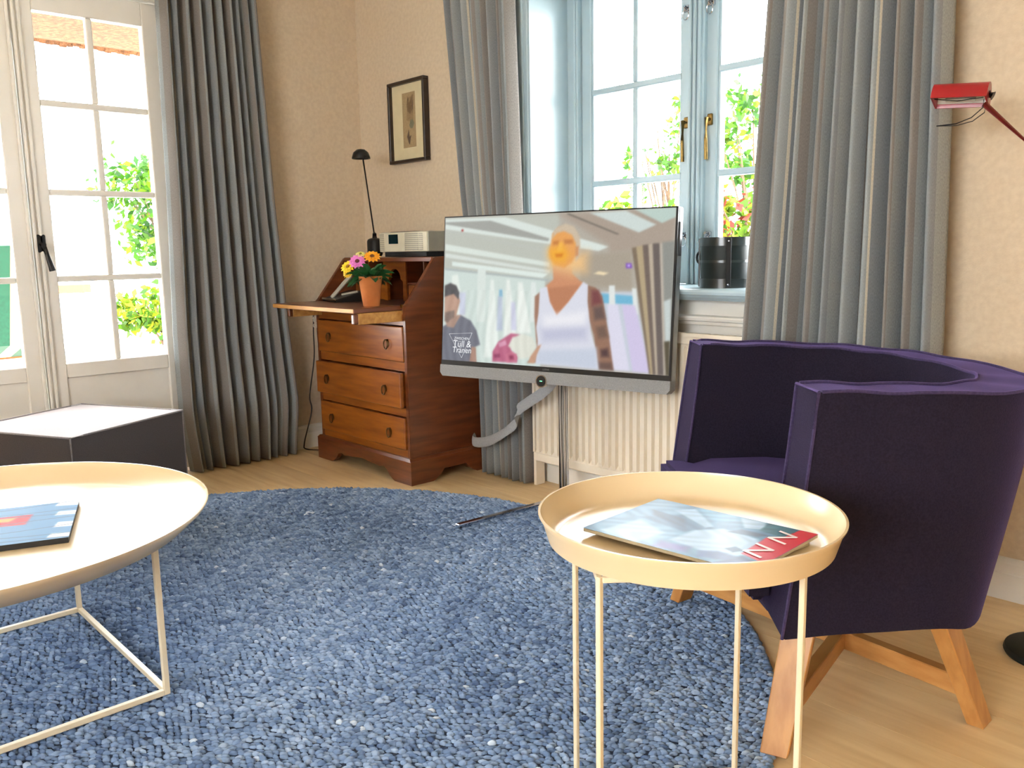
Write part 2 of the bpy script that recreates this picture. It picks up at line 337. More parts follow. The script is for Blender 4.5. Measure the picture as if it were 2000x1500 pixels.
# ================= FURNITURE =================
# ----- rug -----
RZ = .014
rug = thing('round_rug', 'large round blue wool rug with a knotted loop pile', 'rug', (-2.013, .789, 0))
bm = BM(); lathe(bm, [(0, .0005), (1.35, .0005), (1.352, .004), (1.345, .006), (0, .006)], 96); obj('backing', bm, M('rug_backing', (52, 66, 92), .95, c2=(36, 46, 68), scale=200), rug)
def rug_pile():
    R = 1.357; pu, pv = .0148, .0118; pts = []
    ang = math.radians(40)
    vs = np.arange(-R, R, pv)
    for i, v in enumerate(vs):
        us = np.arange(-R, R, pu) + (i % 2) * pu / 2
        pts.append(np.c_[us, np.full(len(us), v)])
    P = np.concatenate(pts); P += RNG.normal(0, .0021, P.shape)
    P[:, 1] += .006 * np.sin(P[:, 0] * 9 + 1.3 * np.sin(P[:, 1] * 4))
    P = P[np.hypot(P[:, 0], P[:, 1]) < R]
    th = np.arange(0, 2 * math.pi * R, .0145) / R; E = np.c_[R * np.cos(th), R * np.sin(th)]; P = np.r_[P, E]
    ca, sa = math.cos(ang), math.sin(ang); P = P @ np.array([[ca, sa], [-sa, ca]])
    n = len(P); a = RNG.normal(ang + .25 * np.sin(P[:, 0] * 21 + P[:, 1] * 13), .22, n); lx = RNG.uniform(.0096, .0132, n); ly = RNG.uniform(.0052, .0072, n); h = RNG.uniform(.0065, .0135, n)
    k = np.arange(6) * math.pi / 3
    ring = np.c_[np.cos(k), np.sin(k)]
    tmpl = np.r_[np.c_[ring, np.zeros(6)], np.c_[ring * .74, np.full(6, .68)], [[0, 0, 1]]]
    X = tmpl[None, :, 0] * lx[:, None]; Y = tmpl[None, :, 1] * ly[:, None]
    V = np.stack([P[:, 0, None] + X * np.cos(a)[:, None] - Y * np.sin(a)[:, None], P[:, 1, None] + X * np.sin(a)[:, None] + Y * np.cos(a)[:, None], .003 + tmpl[None, :, 2] * h[:, None]], -1).reshape(-1, 3)
    q = np.array([[i, (i + 1) % 6, 6 + (i + 1) % 6, 6 + i] for i in range(6)]); t = np.array([[6 + i, 6 + (i + 1) % 6, 12] for i in range(6)])
    off = (np.arange(n) * 13)[:, None, None]
    pal = np.array([srgb(c) for c in ((66, 84, 118), (98, 120, 154), (124, 147, 180), (150, 171, 200), (180, 197, 218), (206, 218, 228))])
    low = np.sin(P[:, 0] * 5.1 + 2 * np.sin(P[:, 1] * 3.3)) * .5 + np.sin(P[:, 1] * 7.7 + P[:, 0] * 2.1) * .5
    mid_ = np.sin(P[:, 0] * 61 + 3 * np.sin(P[:, 1] * 37)) * np.sin(P[:, 1] * 53 + 2 * np.sin(P[:, 0] * 29)); t_ = np.clip(2.0 + low * .45 + mid_ * .6 + RNG.normal(0, .5, n), 0, 4.4); sp = RNG.random(n) < .004; t_[sp] = 4.6
    i0 = np.clip(t_.astype(int), 0, 4); f = (t_ - i0)[:, None]; col = pal[i0] * (1 - f) + pal[i0 + 1] * f
    return V, [(q[None] + off).reshape(-1, 4), (t[None] + off).reshape(-1, 3)], np.repeat(col, 13, 0)
V, F, cl = rug_pile()
pile = from_np('pile', V, F, attr_mat('rug_wool', .9, spec=.12), rug, cl, True); pile['kind'] = 'stuff'; pile['label'] = 'blue grey wool loops'

# ----- writing bureau -----
dk = thing('writing_bureau', 'dark red wooden slant-front writing bureau with its flap lowered', 'desk', (-3.17, 2.01, 0))
hw = .35
bm = BM(); prof = [(0, .1), (0, .735), (.012, .742), (.155, .922), (.165, .927), (.41, .927), (.41, .1)]
for s in (-1, 1): prism(bm, prof, lambda y, z: (s * hw, y, z), lambda y, z: (s * (hw - .02), y, z))
obj('side_panel', bm, m_wood, dk) if 0 else None
bm.free()
for s in (-1, 1):
    bm = BM(); prism(bm, prof, lambda y, z: (s * hw, y, z), lambda y, z: (s * (hw - .02), y, z), bev=.002); obj('side_panel', bm, m_wood, dk)
pbox('top_board', dk, m_wood, -hw + .02, hw - .02, .15, .41, .907, .926, bev=.002)
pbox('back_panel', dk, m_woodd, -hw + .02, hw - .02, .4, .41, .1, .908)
bm = BM()
for z0, z1 in ((.655, .7), (.468, .505), (.28, .317), (.1, .14)): box(bm, -hw + .02, hw - .02, .004, .06, z0, z1)
box(bm, -hw + .02, hw - .02, .03, .4, .69, .728); obj('carcass_rail', bm, m_woodh, dk)
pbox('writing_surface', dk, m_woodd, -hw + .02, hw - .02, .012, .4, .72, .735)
def bracket(L, h, foot, fn0, fn1):
    out = [(0, 0), (0, h), (L, h), (L, 0), (L - foot, 0), (L - foot - .015, .006), (L - foot - .04, .022), (L - foot - .06, .045), (L - foot - .085, .052), (L - foot - .11, .046)]
    mid = [(foot + .11, .046), (foot + .085, .052), (foot + .06, .045), (foot + .04, .022), (foot + .015, .006), (foot, 0)]
    if L > .6: out += [(L / 2 + .08, .05), (L / 2, .058), (L / 2 - .08, .05)]
    else: out = out[:-2]; mid = mid[2:]
    bm = BM(); prism(bm, out + mid, fn0, fn1); box0 = None; return bm
pl = obj('plinth', bracket(.74, .1, .12, lambda a, z: (-.37 + a, -.014, z), lambda a, z: (-.37 + a, .008, z)), m_wood, dk)
for s in (-1, 1): obj('plinth_side', bracket(.42, .1, .09, lambda a, z: (s * .37, .008 + a, z), lambda a, z: (s * .348, .008 + a, z)), m_wood, dk)
bm = BM(); prism(bm, [(-.37, -.016), (.37, -.016), (.37, .428), (-.37, .428)], lambda x, y: (x, y, .098), lambda x, y: (x * .965, y * .97 + .006, .11)); obj('plinth_moulding', bm, m_wood, dk)
for i, (z0, z1, out) in enumerate(((.505, .652, 0), (.317, .465, .02), (.14, .277, .004))):
    bm = BM(); box(bm, -.33, .33, -.006 - out, .014 - out, z0 + .002, z1 - .002, bev=.003)
    box(bm, -.322, .322, .014 - out, .36 - out, z0 + .006, z1 - .012); dr = obj('drawer', bm, m_woodh, dk)
    for s in (-1, 1):
        bm = BM(); x = s * .228; zc = z0 + (z1 - z0) * .5; yy = -.008 - out
        prism(bm, [(x + .008 * math.cos(t), zc + .013 * math.sin(t)) for t in [k * math.pi / 8 for k in range(16)]], lambda a, b: (a, yy + .003, b), lambda a, b: (a, yy, b))
        tube(bm, [(x, yy, zc + .014), (x, yy - .012, zc + .014)], .004, 8)
        tube(bm, [(x + .0125 * math.sin(t), yy - .01, zc - .004 + .019 * math.cos(t)) for t in [k * math.pi / 10 for k in range(21)]], .0028, 6); obj('ring_pull', bm, m_brass if 0 else M('dark_bronze_%d%d' % (i, s), (128, 100, 64), .35, .9, c2=(84, 62, 40), scale=30), dr, True)
fp = pbox('fall_flap', dk, m_wood, -.325, .322, -.222, .008, .716, .735, bev=.003)
pbox('edge_band', fp, m_woodl, -.325, .322, -.2245, -.2222, .718, .733)
for s in (-1, 1):
    lp = pbox('pull_out_support', dk, m_woodl, s * .312 - .009, s * .312 + .009, -.2 if s > 0 else -.14, .1, .672, .7155, bev=.002)
    pbox('support_knob', lp, m_wood, s * .312 - .0095, s * .312 + .0095, -.222 if s > 0 else -.16, -.2 if s > 0 else -.14, .674, .7135, bev=.003)
# pigeonholes behind the flap
pf = .2
arch = [(-.06, .735), (-.06, .82)] + [(-.045 * math.cos(t) * 1.0, .83 + .045 * math.sin(t)) for t in [k * math.pi / 10 for k in range(11)]] + [(.06, .82), (.06, .735)]
bm = BM(); outl = [(-.085, .735), (-.085, .906), (.085, .906), (.085, .735)] + arch[::-1]
prism(bm, outl, lambda a, z: (a, pf, z), lambda a, z: (a, pf + .014, z)); obj('arched_front', bm, m_woodh, dk)
for x in (-.21, -.085, .085, .21): pbox('divider', dk, m_wood, x - .004, x + .004, pf + .004, .4, .735, .907)
for x0, x1 in ((-.33, -.214), (-.206, -.089), (.089, .206), (.214, .33)):
    pbox('pigeonhole_shelf', dk, m_wood, x0, x1, pf + .004, .4, .808, .815)
    d_ = pbox('small_drawer', dk, m_woodh, x0 + .002, x1 - .002, pf + .006, .38, .737, .806, bev=.002)
    bm = BM(); tube(bm, [((x0 + x1) / 2, pf + .006, .772), ((x0 + x1) / 2, pf - .006, .772)], [.003, .006], 8); obj('knob', bm, m_brass, d_, True)
pbox('hinge_strip', dk, m_brass, .318, .332, -.002, .006, .727, .74)

# ----- things on the bureau -----
def flower(parent, p, c, cc, r, tilt):
    mt = M('petal', c, .6, c2=tuple(min(255, v + 18) for v in c), scale=40); bm = BM(); T = Matrix.Translation(p) @ tilt.to_matrix().to_4x4()
    for ring, (n, rr, dz) in enumerate(((13, r, 0), (9, r * .7, .004))):
        for k in range(n):
            a = 2 * math.pi * k / n + ring * .3; d = Vector((math.cos(a), math.sin(a), 0)); s = Vector((-math.sin(a), math.cos(a), 0)); w = rr * .2
            pts = [d * rr * .15 - s * w * .5, d * rr * .7 - s * w + Vector((0, 0, .004)), d * rr + Vector((0, 0, .001)), d * rr * .7 + s * w + Vector((0, 0, .004)), d * rr * .15 + s * w * .5]
            bm.faces.new([bm.verts.new(T @ (q + Vector((0, 0, dz)))) for q in pts])
    f = obj('flower', bm, mt, parent); bm = BM(); lathe(bm, [(0, .009), (r * .2, .008), (r * .3, .004), (r * .3, -.002)], 12); bm.transform(T); obj('flower_centre', bm, M('flower_eye', cc, .8, c2=tuple(v // 2 for v in cc), scale=200), f, True)
    return f
pt = thing('potted_flowers', 'terracotta pot of pink, yellow and orange flowers on the bureau flap', 'plant', (-2.93, 1.925, .7352))
bm = BM(); lathe(bm, [(0, 0), (.031, 0), (.033, .003), (.047, .112), (.0485, .114), (.0485, .12), (.044, .12), (.043, .108), (0, .106)], 32); obj('pot', bm, m_terra, pt, True)
for k in range(54):
    a = random.uniform(0, 6.283); r0 = random.uniform(.0, .035); r1 = random.uniform(.05, .105); z1 = random.uniform(.1, .175) - (r1 > .07) * .03
    b = Vector((r0 * math.cos(a), r0 * math.sin(a), .108)); e = Vector((r1 * math.cos(a), r1 * math.sin(a), z1)); s = Vector((-math.sin(a), math.cos(a), random.uniform(-.4, .4))).normalized(); w = random.uniform(.016, .026); u = Vector((0, 0, .018))
    bm = BM(); q = [b, b.lerp(e, .45) + u - s * w, b.lerp(e, .8) + u * .6 - s * w * .7, e, b.lerp(e, .8) + u * .6 + s * w * .7, b.lerp(e, .45) + u + s * w]; mid = bm.verts.new(b.lerp(e, .6) + u * .4)
    vs = [bm.verts.new(x) for x in q]
    for i in range(6): bm.faces.new((vs[i], vs[(i + 1) % 6], mid))
    obj('leaf', bm, m_potleaf, pt, True)
from mathutils import Euler
def face(dx, dy, dz): return Vector((0, 0, 1)).rotation_difference(Vector((.7 + dx, -.55 + dy, .5 + dz)))
flower(pt, Vector((-.018, -.045, .178)), (226, 120, 196), (120, 40, 40), .036, face(-.1, 0, .1))
flower(pt, Vector((-.05, -.068, .158)), (238, 206, 30), (200, 140, 20), .033, face(-.4, 0, 0))
flower(pt, Vector((.02, .0, .196)), (240, 158, 20), (130, 70, 20), .036, face(0, .1, .5))
flower(pt, Vector((-.032, -.02, .205)), (232, 226, 130), (190, 180, 60), .022, face(-.2, .2, .6))
flower(pt, Vector((-.045, -.075, .13)), (236, 190, 40), (170, 100, 20), .02, face(-.2, 0, -.1))

ph = thing('desk_phone', 'dark desk phone with a silver front edge inside the bureau', 'phone', (-3.36, 2.05, .7352), math.radians(-14))
bm = BM(); prism(bm, [(-.055, .0), (-.055, .012), (.07, .045), (.07, 0)], lambda y, z: (-.1, y, z), lambda y, z: (.1, y, z), bev=.003); obj('base', bm, m_black, ph)
pbox('front_edge', ph, m_chrome, -.1, .1, -.06, -.054, .006, .016, bev=.002)
bm = BM(); bar(bm, (-.03, -.035, .016), (.0, .05, .115), .05, .018, bev=.004); obj('handset', bm, m_silver, ph)
bm = BM(); bar(bm, (.012, .0, .0425 - .012), (.085, .05, .0475 - .003), .008, .008); obj('side_edge', bm, m_silver, ph)

rd = thing('radio', 'cream and silver tabletop radio with a dark display on the bureau', 'radio', (-3.09, 2.2, .9275))
pbox('stand_tray', rd, m_blackm, -.14, .165, .004, .16, 0, .02, bev=.002)
pbox('body', rd, m_silver, -.175, .175, .006, .17, .02, .106, bev=.004)
pbox('front_panel', rd, m_cream, -.13, .015, .0, .008, .022, .104, bev=.002)
pbox('display', rd, M('dark_display', (8, 44, 48), .15, c2=(6, 30, 36), scale=20), -.098, -.03, -.002, .001, .056, .096)
gr = pbox('speaker_grille', rd, m_cream, .017, .174, .001, .008, .022, .104, bev=.002)
for i in range(9): pbox('grille_slat', gr, m_silver, .022, .115, -.0012, .0015, .0285 + i * .0082, .0325 + i * .0082); pbox('grille_slat', gr, m_silver, .121, .148, -.0012, .0015, .0285 + i * .0082, .0325 + i * .0082)
g2 = pbox('left_grille', rd, m_cream, -.174, -.132, .001, .008, .022, .104, bev=.002)
for i in range(9): pbox('grille_slat', g2, m_silver, -.17, -.136, -.0012, .0015, .0285 + i * .0082, .0325 + i * .0082)
pbox('lid_slot', rd, m_blackm, -.13, .06, .03, .1, .104, .1085, bev=.001)

lm = thing('desk_lamp', 'slim black desk lamp with a small dome shade on the bureau', 'lamp', (-3.345, 2.23, .9275))
bm = BM(); box(bm, -.034, .034, -.028, .028, 0, .085, bev=.018, seg=3); obj('base', bm, m_blackm, lm, True)
bm = BM(); tube(bm, [(0, 0, .08), (0, 0, .105), (-.002, 0, .11)], [.012, .009, .005], 10); obj('joint', bm, m_black, lm, True)
bm = BM(); tube(bm, [(-.001, 0, .1), (-.066, .0, .44)], .0036, 8); obj('rod', bm, m_black, lm, True)
bm = BM(); lathe(bm, [(.0, .042), (.018, .039), (.034, .026), (.041, .006), (.042, -.002), (.039, -.002), (.036, .01), (.02, .03), (0, .036)], 24, (-.082, 0, .445)); sh = obj('shade', bm, m_black, lm, True)
bm = BM(); tube(bm, [(-.048, 0, .45), (-.034, 0, .446)], .009, 8); obj('shade_clip', bm, m_black, lm, True)

# ----- cords down the left wall and the white tassel -----
def cord(pts, label, r=.003, mat=m_cord, name='power_cord', group=None):
    P = [Vector(p) for p in pts]; out = []
    for i in range(len(P) - 1):
        p0 = P[max(i - 1, 0)]; p1 = P[i]; p2 = P[i + 1]; p3 = P[min(i + 2, len(P) - 1)]
        for k in range(6):
            t = k / 6; out.append(.5 * ((2 * p1) + (p2 - p0) * t + (2 * p0 - 5 * p1 + 4 * p2 - p3) * t * t + (3 * p1 - p0 - 3 * p2 + p3) * t ** 3))
    out.append(P[-1]); bm = BM(); tube(bm, out, r, 8); o = obj(name, bm, mat, None, True); tag(o, label, 'cord', group); return o
cord([(-3.56, 2.3, .93), (-3.6, 2.2, .85), (-3.69, 2.11, .7), (-3.7, 2.095, .6), (-3.7, 2.09, .45), (-3.7, 2.055, .27), (-3.7, 2.06, .19), (-3.71, 2.018, .04), (-3.71, 2.03, .004), (-3.62, 2.09, .004)], 'thin dark cord hanging to the floor beside the bureau, nearer the curtain')
cord([(-3.56, 2.34, .93), (-3.6, 2.24, .85), (-3.68, 2.125, .7), (-3.69, 2.11, .6), (-3.69, 2.115, .44), (-3.69, 2.11, .3), (-3.69, 2.13, .2), (-3.67, 2.17, .13), (-3.64, 2.25, .1)], 'thin dark cord hanging close along the left side of the bureau')
bm = BM()
for k in range(16):
    a = k * 2.4; c = Vector((-3.655 + .0 * k, 2.085 + .018 * math.cos(a) * (k % 4) / 3, .63 + .024 * math.sin(a) * (k % 4) / 3))
    tube(bm, [c + Vector((0, .008 * math.cos(t), .008 * math.sin(t))) for t in [q * math.pi / 4 for q in range(9)]], .0022, 5)
tube(bm, [(-3.655, 2.085, .65), (-3.64, 2.09, .69), (-3.525, 2.1, .733)], .0015, 5)
tag(obj('crochet_tassel', bm, M('white_yarn', (226, 218, 200), .9, c2=(210, 200, 184), scale=90), None, True), 'small white crocheted tassel hanging at the side of the bureau', 'tassel')

# ----- framed print -----
pi = thing('framed_print', 'narrow dark-framed print with a cream mount on the wall', 'picture', (-3.333, 2.4495, 1.54))
w_, h_ = .141, .183; fw = .014
bm = BM()
for a in ((-w_, w_, h_ - fw, h_), (-w_, w_, -h_, -h_ + fw), (-w_, -w_ + fw, -h_ + fw, h_ - fw), (w_ - fw, w_, -h_ + fw, h_ - fw)): box(bm, a[0], a[1], -.032, 0, a[2], a[3], bev=.002)
obj('frame', bm, m_frame, pi)
pbox('mount', pi, m_mat, -w_ + fw, w_ - fw, -.012, -.002, -h_ + fw, h_ - fw)
# printed sheets drawn as coloured vertex grids
def painted(name, parent, polys, nu, nv, to3d, mat, base=(128, 128, 128), detail=None, blur=0):
    u = (np.arange(nu + 1)) / nu; v = (np.arange(nv + 1)) / nv; U, Vv = np.meshgrid(u, v); P = np.c_[U.ravel(), Vv.ravel()]; asp = nv / nu
    col = np.tile(np.array(base, float), (len(P), 1)) / 255
    for c, soft, poly in polys:
        q = np.array(poly, float); A = q; B = np.roll(q, -1, 0); inside = np.zeros(len(P), bool); dmin = np.full(len(P), 1e9)
        for a, b in zip(A, B):
            cr = ((a[1] > P[:, 1]) != (b[1] > P[:, 1])); xi = a[0] + (P[:, 1] - a[1]) * (b[0] - a[0]) / (b[1] - a[1] + 1e-12); inside ^= cr & (P[:, 0] < xi)
            d = (b - a) * (1, asp); e = (P - a) * (1, asp); t = np.clip((e @ d) / (d @ d + 1e-12), 0, 1); dmin = np.minimum(dmin, np.hypot(*(e - t[:, None] * d).T))
        sd = np.where(inside, dmin, -dmin); s = max(soft, .6 / nu); al = np.clip(.5 + sd / (2 * s), 0, 1); al = al * al * (3 - 2 * al)
        col = col * (1 - al[:, None]) + np.array(c) / 255 * al[:, None]
    for _ in range(blur):
        g = col.reshape(nv + 1, nu + 1, 3); g = np.pad(g, ((1, 1), (1, 1), (0, 0)), 'edge'); col = (g[1:-1, 1:-1] * 2 + g[:-2, 1:-1] + g[2:, 1:-1] + g[1:-1, :-2] + g[1:-1, 2:]).reshape(-1, 3) / 6
    if detail is not None: col = np.clip(col + detail(P), 0, 1)
    lin = np.where(col <= .04045, col / 12.92, ((col + .055) / 1.055) ** 2.4)
    i = np.arange(nu * nv); r = i // nu; c = i % nu; a = r * (nu + 1) + c
    return from_np(name, to3d(P[:, 0], P[:, 1]), [np.c_[a, a + 1, a + nu + 2, a + nu + 1]], mat, parent, lin)
art = [((150, 126, 92), .05, [(.3, .5), (.8, .45), (.9, .95), (.4, .9)]), ((120, 98, 70), .02, [(.35, .78), (.45, .95), (.52, .8), (.75, .93), (.8, .7), (.6, .6), (.4, .66)]), ((118, 118, 96), .02, [(.5, .4), (.6, .5), (.78, .5), (.88, .43), (.78, .35), (.6, .34)]),
       ((92, 76, 62), .012, [(.3, .2), (.45, .34), (.5, .2), (.62, .22), (.5, .05), (.42, .08)]), ((96, 78, 58), .01, [(.42, .86), (.46, .9), (.5, .88), (.48, .84)]), ((88, 70, 60), .01, [(.8, .95), (.84, .8), (.78, .62), (.76, .62), (.8, .8)])]
painted('print_sheet', pi, art, 30, 78, lambda u, v: np.c_[-.048 + u * .1, np.full(len(u), -.0125), -.115 + v * .245], m_art, (172, 148, 110), lambda P: RNG.normal(0, .02, (len(P), 1)))
# ----- television -----
tv = thing('television', 'flat television on a chrome floor stand showing a bride, fabric bar below', 'television', (-2.18, 2.235, 0), math.radians(13.0))
tl = math.radians(4.94); TW, TH = .97, .615
def P_(a, b, c=0): return Vector((-.018 + a, -.048 + b * math.sin(tl) + c * math.cos(tl), .774 + b * math.cos(tl) - c * math.sin(tl)))
Tm = Matrix(((1, 0, 0, -.018), (0, math.cos(tl), math.sin(tl), -.048), (0, -math.sin(tl), math.cos(tl), .774), (0, 0, 0, 1)))
def tvbox(name, mat, a0, a1, c0, c1, b0, b1, bev=0, parent=tv, seg=2):
    bm = BM(); box(bm, a0, a1, c0, c1, b0, b1, bev=bev, seg=seg); bm.transform(Tm); return obj(name, bm, mat, parent)
hw, hh = TW / 2, TH / 2
tvbox('housing', M('grey_metal_case', (150, 152, 152), .35, .7, c2=(140, 142, 142), scale=6), -hw, hw, .008, .045, -hh + .02, hh, .006)
tvbox('back_cover', m_black, -hw * .72, hw * .72, .045, .075, -hh + .05, hh * .5, .012)
bz = tvbox('bezel', m_black, -hw + .001, hw - .001, .001, .0085, -hh + .042, hh - .001, .001, seg=1)
bm = BM(); prism(bm, [(-hw, -hh + .044), (-hw, -hh + .014), (-hw + .012, -hh), (hw - .012, -hh), (hw, -hh + .014), (hw, -hh + .044)], lambda a, b: Tm @ Vector((a, -.004, b)), lambda a, b: Tm @ Vector((a, .04, b))); obj('speaker_bar', bm, m_greyf, tv)
